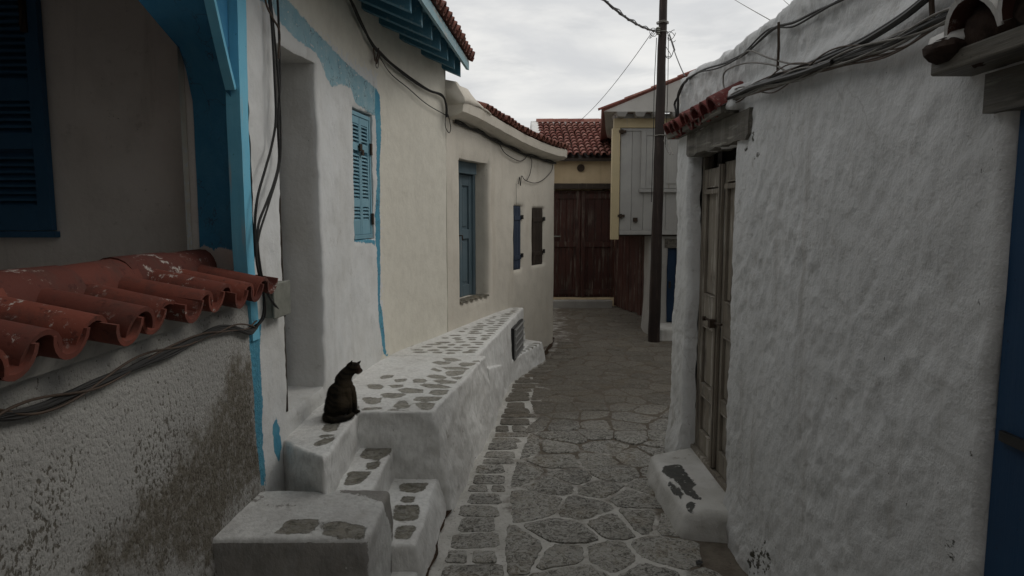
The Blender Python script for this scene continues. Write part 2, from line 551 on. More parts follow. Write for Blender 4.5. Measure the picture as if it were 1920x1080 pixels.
M_step_d = whitewash('whitewash_stair', (.80, .80, .78), (.70, .69, .665), dirt_amt=.75, bumpy=1.2, speck=.6, streak=.25, dab=True, paints=(('stone', (.25, .235, .195), (.15, .14, .11), .70, .036, 1),))
M_plat = whitewash('whitewash_platform', (.62, .62, .60), (.5, .49, .475), dirt_amt=.8, bumpy=1.2, speck=.6, streak=.25, dab=True, paints=(('worn', (.27, .255, .235), (.22, .21, .195), .9, .09), ('stone', (.24, .225, .19), (.15, .14, .112), .72, .034, 1)))
M_sill = whitewash('whitewash_sill', (.62, .61, .59), (.5, .49, .46), dirt_amt=.7, bumpy=1.2, paints=(('worn', (.07, .07, .065), (.10, .098, .09), .6),))
M_porch = whitewash('porch_plaster', (.66, .625, .59), (.58, .545, .51), dirt=(.2, .17, .14), dirt_amt=.5, bumpy=.8, paints=(('blue', BLUE_D, BLUE_D2, .72),))
M_cream = whitewash('yellow_plaster', (.62, .50, .33), (.55, .43, .27), dirt=(.3, .22, .13), dirt_amt=.6, bumpy=.6)
M_far = whitewash('grey_plaster', (.55, .54, .51), (.45, .44, .41), dirt_amt=.7, bumpy=.6)

def rough_render():
    m = NT('rough_render')
    n1 = m.noise(1.1, 4, .6)
    col = m.mix(m.ramp(n1, .35, .65), (.42, .415, .395), (.33, .325, .31))
    wet = m.ramp(m.math('ADD', m.attr('damp'), m.math('MULTIPLY', m.math('SUBTRACT', m.noise(6.5, 7, .72), .5), .55)), -.03, .13)
    wetn = m.math('MULTIPLY', wet, m.ramp(m.noise(26, 6, .75), .30, .56, .35, .95))
    col = m.mix(wetn, col, (.135, .12, .095))
    pit = m.noise(78, 4, .6, m.map((1, 1, .75)))
    amt = m.ramp(m.noise(3.1, 6, .68), .36, .58)
    amt = m.math('MULTIPLY', amt, m.ramp(m.attr('pits'), 0., .3))
    th = m.math('SUBTRACT', pit, m.math('MULTIPLY', amt, .10))
    k = m.ramp(th, .315, .385, 1, 0)
    col = m.mix(m.math('MULTIPLY', k, .85), col, (.09, .078, .06))
    sp = m.ramp(m.noise(16, 6, .75), .62, .69, 0, .7)
    col = m.mix(sp, col, (.12, .105, .085))
    band = m.attr('stripe')
    rag = m.math('MULTIPLY', m.math('SUBTRACT', m.noise(30, 5, .7), .5), .03)
    kb = m.ramp(m.math('ADD', band, rag), -.004, .004)
    pc = m.mix(m.ramp(m.noise(9, 5, .65), .35, .68), BLUE_S, BLUE_S2)
    col = m.mix(kb, col, pc)
    m.bump(pit, .9, .012); m.bump(m.noise(30, 4, .6), .4, .012); m.bump(m.noise(8, 5, .6), .3, .02)
    return m.done(col, .95, .15)
M_rough = rough_render()

def flagstone(name, c1, c2, c3, ochre=.3, bumpv=1., lime=0.):
    m = NT(name)
    t = m.attr('tone')
    col = m.mix(t, c1, c2)
    v1 = m.noise(17, 8, .75, dist=.6)
    col = m.mix(m.ramp(v1, .42, .62), col, c3)
    col = m.mix(m.ramp(m.noise(48, 6, .75, dist=.9), .47, .58, 0, .8), col, tuple(x*.25 for x in c1))
    col = m.mix(m.ramp(m.noise(3., 4, .6), .5, .7, 0, ochre), col, (.20, .15, .085))
    if lime:
        lm = m.math('MULTIPLY', m.ramp(m.noise(21, 6, .74, dist=2.2), .46, .54), m.ramp(m.noise(3.6, 5, .65), .30, .54, .25, lime))
        fade = m.ramp(m.math('ADD', m.attr('lime'), m.math('MULTIPLY', m.noise(1.5, 3), .4)), .35, .8)
        col = m.mix(m.math('MULTIPLY', lm, fade), col, (.40, .39, .36))
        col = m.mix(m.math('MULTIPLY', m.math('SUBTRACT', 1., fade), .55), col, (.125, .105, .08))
    m.bump(m.noise(14, 8, .7, dist=.6), .55*bumpv, .02); m.bump(m.noise(60, 6, .7), .4*bumpv, .008)
    return m.done(col, m.ramp(v1, .3, .7, .6, .9), .3)
M_flag = flagstone('inlaid_stone', (.27, .255, .215), (.36, .345, .30), (.30, .275, .22), .3, .5)
M_flagd = flagstone('inlaid_stone_dark', (.17, .16, .13), (.25, .235, .195), (.23, .20, .15), .35, .8)
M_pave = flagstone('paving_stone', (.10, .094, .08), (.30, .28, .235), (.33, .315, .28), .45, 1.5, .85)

def mortar():
    m = NT('paving_mortar')
    n = m.noise(6, 6, .65)
    clean = m.mix(m.ramp(n, .3, .7), (.58, .565, .53), (.44, .425, .39))
    dirty = m.mix(m.ramp(m.noise(11, 6, .7), .35, .65), (.12, .10, .08), (.17, .148, .12))
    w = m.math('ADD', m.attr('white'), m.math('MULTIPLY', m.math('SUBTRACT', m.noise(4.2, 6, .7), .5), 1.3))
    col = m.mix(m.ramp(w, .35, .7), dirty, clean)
    col = m.mix(m.ramp(m.noise(48, 5, .7), .58, .68, 0, .7), col, (.07, .06, .05))
    m.bump(m.noise(16, 7, .7), .6, .02); m.bump(m.noise(70, 4, .6), .3, .006)
    return m.done(col, .95, .15)
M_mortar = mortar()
M_earth = plain('earth', (.16, .135, .11), .95, .1)
M_debris = plain('gutter_debris', (.075, .05, .035), .95, .1, var=.6, bumpv=.6)

M_tile = terracotta('red_tile', (.095, .030, .023), (.185, .052, .034), (.085, .038, .030), .8)
M_plug = plain('old_mortar', (.11, .095, .08), .95, .1, var=.6, bumpv=.8)
M_tile_old = terracotta('weathered_tile', (.14, .05, .036), (.20, .085, .062), (.09, .045, .036), .45)
M_tile_far = terracotta('far_tile', (.19, .062, .048), (.31, .15, .12), (.13, .055, .045), .3)
M_tile_can = terracotta('maroon_tile', (.13, .032, .030), (.17, .045, .038), (.07, .028, .025), .5, (.36, .33, .3))
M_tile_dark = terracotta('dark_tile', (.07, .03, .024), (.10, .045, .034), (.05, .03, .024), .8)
M_dark_mortar = plain('dark_mortar', (.050, .034, .027), .95, .1, var=.7, bumpv=.9)  # very dark brown lumps in and between the canopy tile mouths
M_lime_tile = whitewash('limed_tile', (.58, .57, .55), (.46, .45, .43), dirt=(.10, .06, .045), dirt_amt=1., bumpy=1.5, speck=1., streak=.6)
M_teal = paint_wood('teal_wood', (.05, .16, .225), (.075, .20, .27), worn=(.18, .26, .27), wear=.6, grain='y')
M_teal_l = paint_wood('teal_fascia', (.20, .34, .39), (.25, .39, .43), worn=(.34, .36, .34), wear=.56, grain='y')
M_bshut = paint_wood('blue_shutter', (.20, .39, .48), (.25, .44, .52), worn=(.22, .20, .16), wear=.68)
M_dblue = paint_wood('deep_blue_wood', (.022, .085, .165), (.03, .10, .19), worn=(.05, .1, .16), wear=.72)
M_lblue = paint_wood('light_blue_trim', (.15, .50, .70), (.20, .56, .74), worn=(.35, .42, .45), wear=.66)
M_gdoor = paint_wood('slate_blue_wood', (.085, .13, .155), (.11, .155, .18), worn=(.2, .2, .19), wear=.66)
M_navy = paint_wood('navy_wood', (.035, .05, .085), (.045, .062, .10), wear=.75)
M_brown = paint_wood('dark_brown_wood', (.035, .026, .02), (.05, .037, .028), worn=(.10, .08, .06), wear=.66)
M_gate = paint_wood('red_brown_wood', (.055, .020, .015), (.075, .03, .022), worn=(.16, .125, .10), wear=.58, dark=(.025, .012, .010))
M_pole = paint_wood('tarred_pole', (.018, .012, .010), (.028, .018, .015), worn=(.065, .045, .036), wear=.6, bumpv=.7)
M_oldwood = paint_wood('bare_grey_wood', (.25, .22, .18), (.19, .16, .125), worn=(.42, .39, .34), wear=.55, bumpv=1., dark=(.055, .042, .032))
M_lintel = paint_wood('lintel_wood', (.15, .138, .115), (.105, .095, .078), worn=(.26, .245, .21), wear=.58, grain='y', bumpv=1.2, dark=(.03, .026, .021))
M_board = paint_wood('white_boards', (.40, .395, .375), (.35, .345, .33), worn=(.26, .24, .21), wear=.66)
M_yellow = paint_wood('yellow_post', (.52, .43, .26), (.46, .385, .24), worn=(.4, .34, .24), wear=.64)
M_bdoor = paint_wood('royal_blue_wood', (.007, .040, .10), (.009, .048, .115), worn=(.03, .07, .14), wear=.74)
M_odoor = paint_wood('dark_blue_wood', (.006, .022, .055), (.008, .028, .065), worn=(.03, .05, .08), wear=.7)  # blue lowered because the far door is lit brighter than the near one
M_cable = plain('black_cable', (.018, .017, .016), .55, .35)
M_cable_g = plain('grey_cable', (.20, .19, .17), .6, .3)
M_cable_b = plain('brown_cable', (.09, .06, .042), .6, .3)
M_rust = plain('rusty_iron', (.06, .042, .03), .75, .3, .3)
M_box = plain('grey_green_plastic', (.25, .255, .22), .6, .3)
M_grille = plain('grey_iron', (.36, .36, .35), .7, .3)
M_black = plain('black_iron', (.012, .012, .012), .5, .4)
M_void = plain('dark_interior', (.02, .018, .016), .9, .1)
M_conc = whitewash('concrete', (.38, .37, .35), (.3, .29, .27), dirt_amt=.8)

# ================================================================== GROUND AND STREET
GUT = [(.8, -.47), (2.3, -.42), (3.14, -.39), (3.87, -.35), (4.8, -.25), (5.6, -.157), (7.0, -.03), (8.1, .40), (9.0, .56), (9.6, .62), (13, .7)]
def gx(y):
    for (a, b), (c, d) in zip(GUT, GUT[1:]):
        if y <= c or (c, d) == GUT[-1]:
            t = (y-a)/(c-a); return b+(d-b)*t
mb = MB()
mb.add([(-120, -120, -.03), (120, -120, -.03), (120, 120, -.03), (-120, 120, -.03)], [(0, 1, 2, 3)])
tag(mb.build('ground', M_earth), kind='structure')

mb = MB(); white = []
nx, ny = 110, 230
x0, x1, y0, y1 = -1.5, 4.6, -4.5, 13.4
vs, fs = [], []
for j in range(ny+1):
    for i in range(nx+1):
        x = x0+(x1-x0)*i/nx; y = y0+(y1-y0)*j/ny
        vs.append((x, y, .006*nz(x, y, 0, 2.2, 1)+.004*nz(x, y, 0, 7, 2)))
        d = x-gx(y)
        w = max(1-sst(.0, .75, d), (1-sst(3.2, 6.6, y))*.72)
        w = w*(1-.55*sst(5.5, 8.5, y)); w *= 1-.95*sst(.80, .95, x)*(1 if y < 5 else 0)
        white.append(w)
for j in range(ny):
    for i in range(nx):
        a = j*(nx+1)+i; fs.append((a, a+1, a+nx+2, a+nx+1))
mb.add(vs, fs, 1, .5)
rs = random.Random(21)
gv, gf = [], []
for i in range(190):
    y = 1.0+i*.045; c_ = gx(y); a_ = -.012+.03*max(0, .25+nz(y, 0, 0, 5, 61)); 
    e_ = -.035+.012*nz(y, 0, 0, 9, 63)
    gv += [(c_-.06, y, .011), (c_+e_+a_+.025, y, .0125+.004*nz(y, 1, 0, 11, 64))]
    white += [0., 0.]
for i in range(189): gf.append((i*2, i*2+1, i*2+3, i*2+2))
mb.add(gv, gf, 2, .5)
def near_h(x, y): return .006*nz(x, y, 0, 2.2, 1)+.004*nz(x, y, 0, 7, 2)
def bx(y): return gx(y)+.34+.13*nz(y, 0, 0, 2.6, 4)
y = 1.2
while y < 9.2:      # header stones along the gutter
    h = rs.uniform(.12, .215); w0 = .030+rs.uniform(0, .03)
    xa, xb = gx(y+h/2)+w0, bx(y+h/2)-rs.uniform(.0, .06)
    sl = rs.uniform(-.02, .02); g = .011
    if rs.random() < .16 and xb-xa > .22:
        xm = xa+(xb-xa)*rs.uniform(.4, .6)
        q = [[(xa, y+g), (xm-.012, y+g+sl*.4), (xm-.02, y+h-g), (xa+.01, y+h-g)], [(xm+.014, y+g+sl*.4), (xb, y+g+sl), (xb-.015, y+h-g+sl), (xm+.01, y+h-g)]]
    else:
        q = [[(xa, y+g), (xb, y+g+sl), (xb-rs.uniform(-.01, .03), y+h-g+sl), (xa+rs.uniform(0, .02), y+h-g)]]
    for P in q: stone_prism(mb, P, -.012, .008+rs.uniform(-.002, .003), .006, 0, 1, 3.3, zf=near_h)
    y += h
seeds = []
yy = .9; row = 0
while yy < 12.9:
    dy = rs.uniform(.19, .30)
    xx = bx(yy)+.1+(row % 2)*.16
    while xx < 4.5:
        seeds.append((xx+rs.uniform(-.11, .11), yy+rs.uniform(-.09, .09))); xx += rs.uniform(.19, .42)
    yy += dy; row += 1
for i, (sx, sy) in enumerate(seeds):
    if sx > 1.35 and sy < 4.6: continue
    gap = .006+.011*rs.random() if sy < 5.0 else .0015+.004*rs.random()
    if sx > .98 and sy < 3.7: continue
    cell = [Vector((sx-.6, sy-.6)), Vector((sx+.6, sy-.6)), Vector((sx+.6, sy+.6)), Vector((sx-.6, sy+.6))]
    planes = []
    for k, (tx, ty) in enumerate(seeds):
        if k != i and abs(tx-sx) < 1.1 and abs(ty-sy) < 1.1:
            d = Vector((tx-sx, ty-sy)); L = d.length
            planes.append((d/L, L/2-gap))
    e = (bx(sy+.1)-bx(sy-.1))/.2; nn = Vector((-1, e)).normalized()
    planes.append((nn, max(.02, (Vector((bx(sy), sy))-Vector((sx, sy))).dot(nn)-gap)))
    for n_, dd in planes:
        out = []
        for a, b in zip(cell, cell[1:]+cell[:1]):
            fa = (a-Vector((sx, sy))).dot(n_)-dd; fb = (b-Vector((sx, sy))).dot(n_)-dd
            if fa <= 0: out.append(a)
            if (fa < 0 < fb) or (fb < 0 < fa): out.append(a.lerp(b, fa/(fa-fb)))
        cell = out
        if len(cell) < 3: break
    if len(cell) < 3: continue
    stone_prism(mb, cell, -.012, (.007+rs.uniform(-.003, .004)) if sy < 5.4 else .003+rs.uniform(-.0015, .002), .014, 0, 1, 1.7, zf=(lambda a_, b_, cx_, cy_: lambda x, y: near_h(x, y)+a_*(x-cx_)+b_*(y-cy_))(rs.uniform(-.022, .022), rs.uniform(-.022, .022), sx, sy))
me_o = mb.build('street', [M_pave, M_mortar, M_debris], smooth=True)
at = me_o.data.attributes.new('white', 'FLOAT', 'POINT')
white += [.5]*(len(me_o.data.vertices)-len(white))
at.data.foreach_set('value', white)
at = me_o.data.attributes.new('lime', 'FLOAT', 'POINT')
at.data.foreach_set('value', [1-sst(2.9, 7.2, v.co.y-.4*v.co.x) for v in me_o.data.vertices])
tag(me_o, kind='structure')

# ================================================================== LEFT: STEPS, TERRACE, BENCH
def stones_px(mb, polys, z, ox, oy, k, lift=.0026, rag=.010, zf=None):
    for P in polys:
        q = [at_z(ox+x/k, oy+y/k, z) for x, y in P]
        stone_prism(mb, q, z-.03, z+lift, rag, 0, 1, .7, dome=.0006, zf=zf)

def px_polys(polys, z, ox, oy, k):
    f = Mask([[(lambda p: (p.x, p.y))(at_z(ox+x/k, oy+y/k, z)) for x, y in P] for P in polys])
    return lambda x, y: f(x, y)+(.005 if k > 3 else -.003)
P_up = [[(420, 515), (432, 490), (497, 488), (480, 520), (435, 523)], [(405, 535), (420, 530), (475, 535), (465, 544), (410, 543)], [(385, 572), (400, 556), (430, 547), (480, 545), (470, 560), (440, 572), (405, 578)]]
P_mid = [[(565, 615), (590, 582), (650, 573), (698, 573), (690, 605), (650, 628), (590, 625)], [(590, 650), (600, 635), (655, 632), (645, 665), (600, 665)], [(505, 725), (525, 672), (618, 672), (600, 695), (570, 725), (520, 730)]]
P_low = [[(720, 740), (728, 718), (838, 716), (825, 745), (790, 758), (728, 752)], [(725, 785), (735, 768), (790, 770), (780, 795), (735, 793)], [(695, 860), (705, 802), (800, 802), (808, 820), (795, 865), (720, 868)], [(700, 930), (715, 885), (785, 882), (793, 895), (765, 938), (710, 938)]]
ST = thing('doorstep_stairs', 'whitewashed steps with dark inset stones, climbing from the lane to the seated cat', 'steps', (-.8, 3.5, 0))
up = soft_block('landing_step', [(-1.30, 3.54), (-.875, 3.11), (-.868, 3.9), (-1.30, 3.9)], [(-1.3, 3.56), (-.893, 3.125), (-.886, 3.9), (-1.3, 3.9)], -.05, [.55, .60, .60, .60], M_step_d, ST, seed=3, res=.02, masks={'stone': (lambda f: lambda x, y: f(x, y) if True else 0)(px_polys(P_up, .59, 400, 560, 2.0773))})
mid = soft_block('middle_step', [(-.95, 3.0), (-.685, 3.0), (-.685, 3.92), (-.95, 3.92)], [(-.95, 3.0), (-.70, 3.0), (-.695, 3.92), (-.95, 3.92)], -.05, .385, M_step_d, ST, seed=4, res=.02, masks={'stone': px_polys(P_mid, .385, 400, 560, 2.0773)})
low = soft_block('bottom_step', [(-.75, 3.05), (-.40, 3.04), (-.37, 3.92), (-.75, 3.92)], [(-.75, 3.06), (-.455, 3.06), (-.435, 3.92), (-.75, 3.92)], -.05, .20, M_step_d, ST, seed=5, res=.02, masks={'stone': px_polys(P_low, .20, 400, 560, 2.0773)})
base = soft_block('footing', [(-.62, 2.3), (-.42, 2.3), (-.395, 3.1), (-.62, 3.1)], [(-.62, 2.3), (-.50, 2.3), (-.455, 3.1), (-.62, 3.1)], -.05, .07, M_step, ST, seed=6)
PL = thing('masonry_platform', 'low whitewashed platform with two dark inset stones, at the foot of the rough wall', 'platform', (-.9, 2.9, 0))
def wornmask(x, y): return -.2
pb = soft_block('platform_block', [(-1.5, 2.66), (-.57, 2.64), (-.56, 3.19), (-1.5, 3.19)], [(-1.5, 2.68), (-.598, 2.68), (-.585, 3.16), (-1.5, 3.16)], -.05, .42, M_plat, PL, r=.02, seed=9, amp=.010, res=.02, masks={'stone': px_polys([[(235, 915), (290, 858), (412, 858), (415, 875), (385, 916), (270, 918)], [(418, 922), (435, 868), (500, 866), (598, 888), (587, 928), (500, 932)]], .42, 400, 560, 2.0773)})
at = pb.data.attributes.new('worn', 'FLOAT', 'POINT')
at.data.foreach_set('value', [(lambda p: max(2.695-p.y if p.z < .405 else -.3, .10*nz(p.x*.8, p.y, p.z, 7, 44)+.10*sst(2.9, 3.13, p.y)-.085))(v.co+PL.location) for v in pb.data.vertices])

TP = [[(335, 220), (360, 200), (445, 198), (430, 218), (350, 232)], [(455, 238), (555, 228), (550, 248), (470, 258)], [(618, 240), (630, 230), (700, 232), (735, 245), (710, 262), (625, 262)],
 [(228, 285), (240, 278), (330, 280), (358, 300), (330, 320), (240, 312)], [(410, 285), (520, 278), (528, 295), (500, 305), (440, 306)], [(480, 322), (560, 308), (700, 322), (680, 352), (530, 348)],
 [(335, 360), (400, 352), (555, 362), (500, 388), (430, 397), (365, 390)], [(180, 392), (230, 388), (335, 402), (325, 432), (270, 452), (215, 436)], [(445, 470), (510, 410), (550, 425), (585, 475), (500, 482)],
 [(618, 405), (660, 382), (860, 385), (830, 415), (720, 425), (625, 415)], [(632, 440), (700, 432), (800, 442), (760, 498), (690, 492)], [(750, 350), (790, 325), (915, 325), (890, 365), (800, 370)],
 [(675, 285), (700, 272), (840, 280), (945, 303), (890, 312), (750, 305)], [(780, 245), (850, 238), (985, 255), (970, 270), (860, 272)], [(735, 210), (760, 195), (850, 198), (905, 220), (870, 232), (760, 222)],
 [(768, 150), (790, 135), (860, 160), (830, 170)], [(895, 180), (920, 162), (1060, 160), (1040, 190), (960, 208), (910, 200)], [(860, 130), (1000, 130), (1095, 142), (1070, 152), (900, 148)],
 [(940, 220), (1035, 212), (1000, 240)], [(775, 88), (830, 78), (930, 88), (920, 105), (840, 108)], [(1005, 105), (1040, 92), (1150, 95), (1120, 118), (1040, 125)], [(868, 52), (960, 52), (1030, 70), (960, 82), (900, 75)],
 [(1120, 78), (1180, 72), (1185, 82), (1140, 86)], [(75, 455), (150, 465), (120, 500), (85, 495)], [(170, 500), (210, 478), (330, 474), (345, 490)], [(395, 502), (430, 490), (590, 498)]]
TR = thing('stone_terrace', 'whitewashed terrace paved with scattered pale flat stones, in front of the tall house wall', 'terrace', (-.7, 4.6, 0))
tb = soft_block('terrace_block', [(-1.4, 3.86), (-.345, 3.86), (-.15, 5.48), (-1.3, 5.48)], [(-1.4, 3.87), (-.462, 3.87), (-.205, 5.46), (-1.3, 5.46)], -.05, .60, M_step, TR, r=.015, seed=11, amp=.011, freq=13, res=.02, masks={'stone': px_polys(TP, .60, 640, 660, 4.571)})

BP_ = []
rb = random.Random(5)
yy = 5.55
while yy < 7.9:
    right = -.285+(yy-5.43)*.1634-.03
    left = LP.pos(LP.s_at_y(yy)).x+.07
    xx = right
    while xx > left+.05:
        w = rb.uniform(.085, .17); h = rb.uniform(.072, .098)
        if xx-w < left: w = xx-left
        if w > .04 and rb.random() < .93:
            cx, cy = xx-w/2, yy+rb.uniform(-.02, .02)
            P = [(cx+w/2*math.cos(a)*rb.uniform(.8, 1), cy+h/2*math.sin(a)*rb.uniform(.75, 1)) for a in [k*math.pi/3+rb.uniform(-.2, .2) for k in range(6)]]
            BP_.append(P)
        xx -= w+rb.uniform(.008, .026)
    yy += .105
BN = thing('masonry_bench', 'long whitewashed bench with stone top and a grille, below the slate blue door', 'bench', (-.1, 6.7, 0))
bb = soft_block('bench_block', [(-1.2, 5.42), (-.235, 5.42), (.165, 8.02), (-.25, 8.02)], [(-1.2, 5.43), (-.285, 5.43), (.135, 8.0), (-.25, 8.0)], -.05, [.604, .604, .645, .645], M_step, BN, seed=14, amp=.007, res=.017, masks={'stone': Mask(BP_)})
# grille in the bench face
A = Vector((-.235+(7.06-5.42)*.154-.006, 7.06, .20)); Bv = Vector((-.235+(7.74-5.42)*.154-.006, 7.74, .20))
r_ = (Bv-A); W = r_.length; r_.normalize(); n_ = Vector((r_.y, -r_.x, 0))
fr = (A, r_, n_); mb = MB()
mb.fbox(fr, 0, W, .0, .35, -.02, .012, 1, .2)
for k in range(9): mb.fbox(fr, .02+k*(W-.05)/8.6, .055+k*(W-.05)/8.6, .012, .338, .012, .022, 0)
for k in range(5): mb.fbox(fr, .01, W-.01, .02+k*.075, .034+k*.075, .023, .03, 0)
mb.build('vent_grille', [M_grille, M_black], BN)

LG = thing('low_ledge', 'low sloping whitewashed ledge joining the end of the terrace to the bench foot', 'ledge', (-.15, 6.1, 0))
soft_block('ledge_block', [(-.6, 5.44), (-.152, 5.44), (-.02, 6.95), (-.4, 6.95)], [(-.6, 5.45), (-.185, 5.45), (-.05, 6.93), (-.4, 6.93)], -.05, [.50, .50, .21, .21], M_step, LG, seed=17)
L2 = thing('corner_bench', 'small low whitewashed bench with narrow stones, at the far house corner past the grille', 'bench', (.25, 7.6, 0))
SP_ = []
for k in range(9):
    t = k/9; x = -.02+.40*t; y = 7.05+1.0*t
    w = rb.uniform(.06, .11)
    SP_.append([(x-w, y), (x-.01, y-.02), (x, y+.05), (x-w+.02, y+.06)])

lb = soft_block('seat_block', [(-.15, 6.92), (-.015, 6.9), (.41, 8.08), (.1, 8.3)], [(-.15, 6.92), (-.04, 6.92), (.37, 8.07), (.1, 8.3)], -.05, .22, M_step, L2, seed=19, r=.015, res=.017, masks={'stone': Mask(SP_)})
# ================================================================== LEFT: PORCH HOUSE (near)
PH = thing('porch_house', 'rough rendered house with a dark blue arched porch above a red tiled parapet', 'house', (-1.6, 1.6, 0))
sC = LP.s_at_y(3.2)
def szpoly(px, path=LP): return [path.hit(u, v) for u, v in px]
damp = Mask([szpoly([(440, 650), (472, 690), (494, 900), (430, 985), (415, 1060), (380, 1079), (150, 1079), (230, 985), (330, 850), (400, 740)])])
def dmask(s, z): return damp(s, z)+.02
def stripe_px(L, Rr): return L+Rr[::-1]
low_stripe = [(464, 600), (487, 600), (490, 700), (493, 800), (499, 910), (488, 910), (478, 800), (470, 700)]
porch_stripe = Mask([szpoly(low_stripe)])
pw = wall('wall', LP, .3, sC, 0, 1.36, M_rough, PH, res=.03, thick=.28,
     disp=lambda s, z: .010*nz(s, z, 0, 2, 1)+.004*nz(s, z, 0, 9, 2)+.05*(1-sst(0, .5, z)),
     masks={'damp': dmask, 'pits': lambda s, z: 1.20-z+.12*nz(s, z, 0, 3, 6), 'stripe': porch_stripe}, rt=.02)
def const_attr(o, **k):
    for a, v in k.items():
        at = o.data.attributes.new(a, 'FLOAT', 'POINT'); at.data.foreach_set('value', [v]*len(o.data.vertices))
# arch between porch and lane
def resample(pts, n):
    pts = [Vector((0, a, b)) for a, b in pts]; c = [0]
    for a, b in zip(pts, pts[1:]): c.append(c[-1]+(b-a).length)
    out = []
    for i in range(n+1):
        d = c[-1]*i/n; k = 0
        while k < len(c)-2 and c[k+1] < d: k += 1
        out.append(pts[k].lerp(pts[k+1], (d-c[k])/(c[k+1]-c[k])))
    return out
OUTER = [(3.10, 1.25), (3.10, 2.25), (3.03, 2.37), (2.96, 2.50), (2.9, 2.62), (2.72, 2.80), (2.4, 2.95), (2.0, 3.0), (1.5, 2.95), (1.1, 2.75), (.95, 2.5), (.92, 2.25), (.92, 1.25)]
INNER = [(3.25, 1.25), (3.25, 2.27), (3.2, 2.40), (3.146, 2.48), (2.97, 2.54), (2.8, 2.6), (2.4, 2.78), (2.0, 2.85), (1.5, 2.8), (1.1, 2.62), (.95, 2.45), (.92, 2.25), (.92, 1.25)]
vo, vi = [], []
for (a, b), (c, d) in zip(zip(OUTER, OUTER[1:]), zip(INNER, INNER[1:])):
    m_ = max(2, int(math.hypot(b[0]-a[0], b[1]-a[1])/.04))
    for k in range(m_):
        t = k/m_; vo.append((a[0]+(b[0]-a[0])*t, a[1]+(b[1]-a[1])*t)); vi.append((c[0]+(d[0]-c[0])*t, c[1]+(d[1]-c[1])*t))
vo.append(OUTER[-1]); vi.append(INNER[-1])
NJ = 8; vs, fs = [], []
XO, XI = -1.242, -1.485
for (a, b), (c, d) in zip(vo, vi):
    for j in range(NJ+1):
        t = j/NJ; y_, z_ = a+(c-a)*t, b+(d-b)*t
        x_ = XO+(XI-XO)*t
        vs.append((x_, y_+.006*nz(x_, y_, z_, 5, 1), z_+.006*nz(x_, y_, z_, 5, 2)))
N_ = len(vo)
for i in range(N_-1):
    for j in range(NJ):
        a = i*(NJ+1)+j; fs.append((a, a+1, a+NJ+2, a+NJ+1))
def face_sheet(x, curve, top, flip):
    b = len(vs); ok = [(p, q) for p, q in curve]
    for (p, q) in ok:
        for k in range(5):
            t = k/4; vs.append((x+.003*nz(x, p, q+t, 4, 3), p, q+(top-q)*t))
    for i in range(len(ok)-1):
        if abs(ok[i+1][0]-ok[i][0]) < 1e-4: continue
        for k in range(4):
            a = b+i*5+k; f = (a, a+5, a+6, a+1); fs.append(f if not flip else f[::-1])
face_sheet(XO, vo, 3.45, True); face_sheet(XI, vi, 3.3, False)
me = bpy.data.meshes.new('arch'); me.from_pydata(vs, [], fs)
arch = link('arch', me, M_porch, PH, True)
at = arch.data.attributes.new('blue', 'FLOAT', 'POINT')
at.data.foreach_set('value', [min(.2, (v.co.z+PH.location.z)-1.585+.02*nz(v.co.x, v.co.y, 0, 14, 3)) for v in arch.data.vertices])
arch.data.set_sharp_from_angle(angle=R(40))
# inner plaster walls, floor, ceiling
def plaster_box(name, a, b, mat=M_porch):
    x0, y0, z0 = a; x1, y1, z1 = b
    o = soft_block(name, [(x0, y0), (x1, y0), (x1, y1), (x0, y1)], [(x0, y0), (x1, y0), (x1, y1), (x0, y1)], z0, z1, mat, PH, r=.012, res=.12, amp=.005, freq=4, seed=len(name))
    const_attr(o, blue=-.2); return o
plaster_box('end_wall', (-4.2, 3.45, .9), (-1.46, 3.75, 3.45))
plaster_box('pier', (-1.53, 3.26, 1.0), (-1.30, 3.5, 3.4))
plaster_box('back_wall', (-4.5, .3, 0), (-4.15, 3.75, 3.45))
plaster_box('near_wall', (-4.2, .4, .9), (-1.25, .9, 3.45))
plaster_box('floor_slab', (-4.2, .6, .9), (-1.58, 3.5, 1.05))
plaster_box('ceiling', (-4.3, .3, 3.3), (-1.25, 3.75, 3.5))
plaster_box('street_wall', (-1.55, -4.2, 1.3), (-1.28, .5, 3.5))
mb = MB()
mb.hexa([(-4.7, -4.3, 3.5), (-.95, -4.3, 3.46), (-.9, 3.22, 3.46), (-4.7, 3.8, 3.5), (-4.7, -4.3, 4.6), (-.95, -4.3, 3.56), (-.9, 3.22, 3.56), (-4.7, 3.8, 4.6)])
mb.build('roof', M_tile_old, PH)
# light blue corner post and the batten that runs down to it along the arch
def wall_strip(mb, path, rows, o0, o1, n=6, wob=.004, mi=0):
    """rows: (left px, right px, v); a strip standing off the wall from o0 to o1"""
    vs, fs = [], []
    D = []
    for (l0, r0, v0), (l1, r1, v1) in zip(rows, rows[1:]):
        for k in range(n):
            t = k/n; D.append((l0+(l1-l0)*t, r0+(r1-r0)*t, v0+(v1-v0)*t))
    D.append(rows[-1])
    for l, r, v in D:
        sa, za = path.hit(l, v); sb, zb = path.hit(r, v)
        z = za; e = wob*nz(z, l*.01, 0, 7, 2)
        vs += [path.pt(sa+e, z, o0), path.pt(sa+e, z, o1), path.pt(sb+e*1.7, z, o1), path.pt(sb+e*1.7, z, o0)]
    for i in range(len(D)-1):
        for k in range(4):
            k2 = (k+1) % 4; fs.append((i*4+k, i*4+k2, i*4+4+k2, i*4+4+k))
    fs += [(0, 1, 2, 3), tuple(len(vs)-4+k for k in (3, 2, 1, 0))]
    mb.add(vs, fs, mi, .3)
mb = MB()
wall_strip(mb, LP, [(438, 455, -40), (440, 456, 60), (444, 459, 190), (450, 464, 330), (456, 470, 470), (463, 476, 560), (469, 482, 640)], -.05, .014)
mb.build('corner_post', M_lblue, PH)
mb = MB()
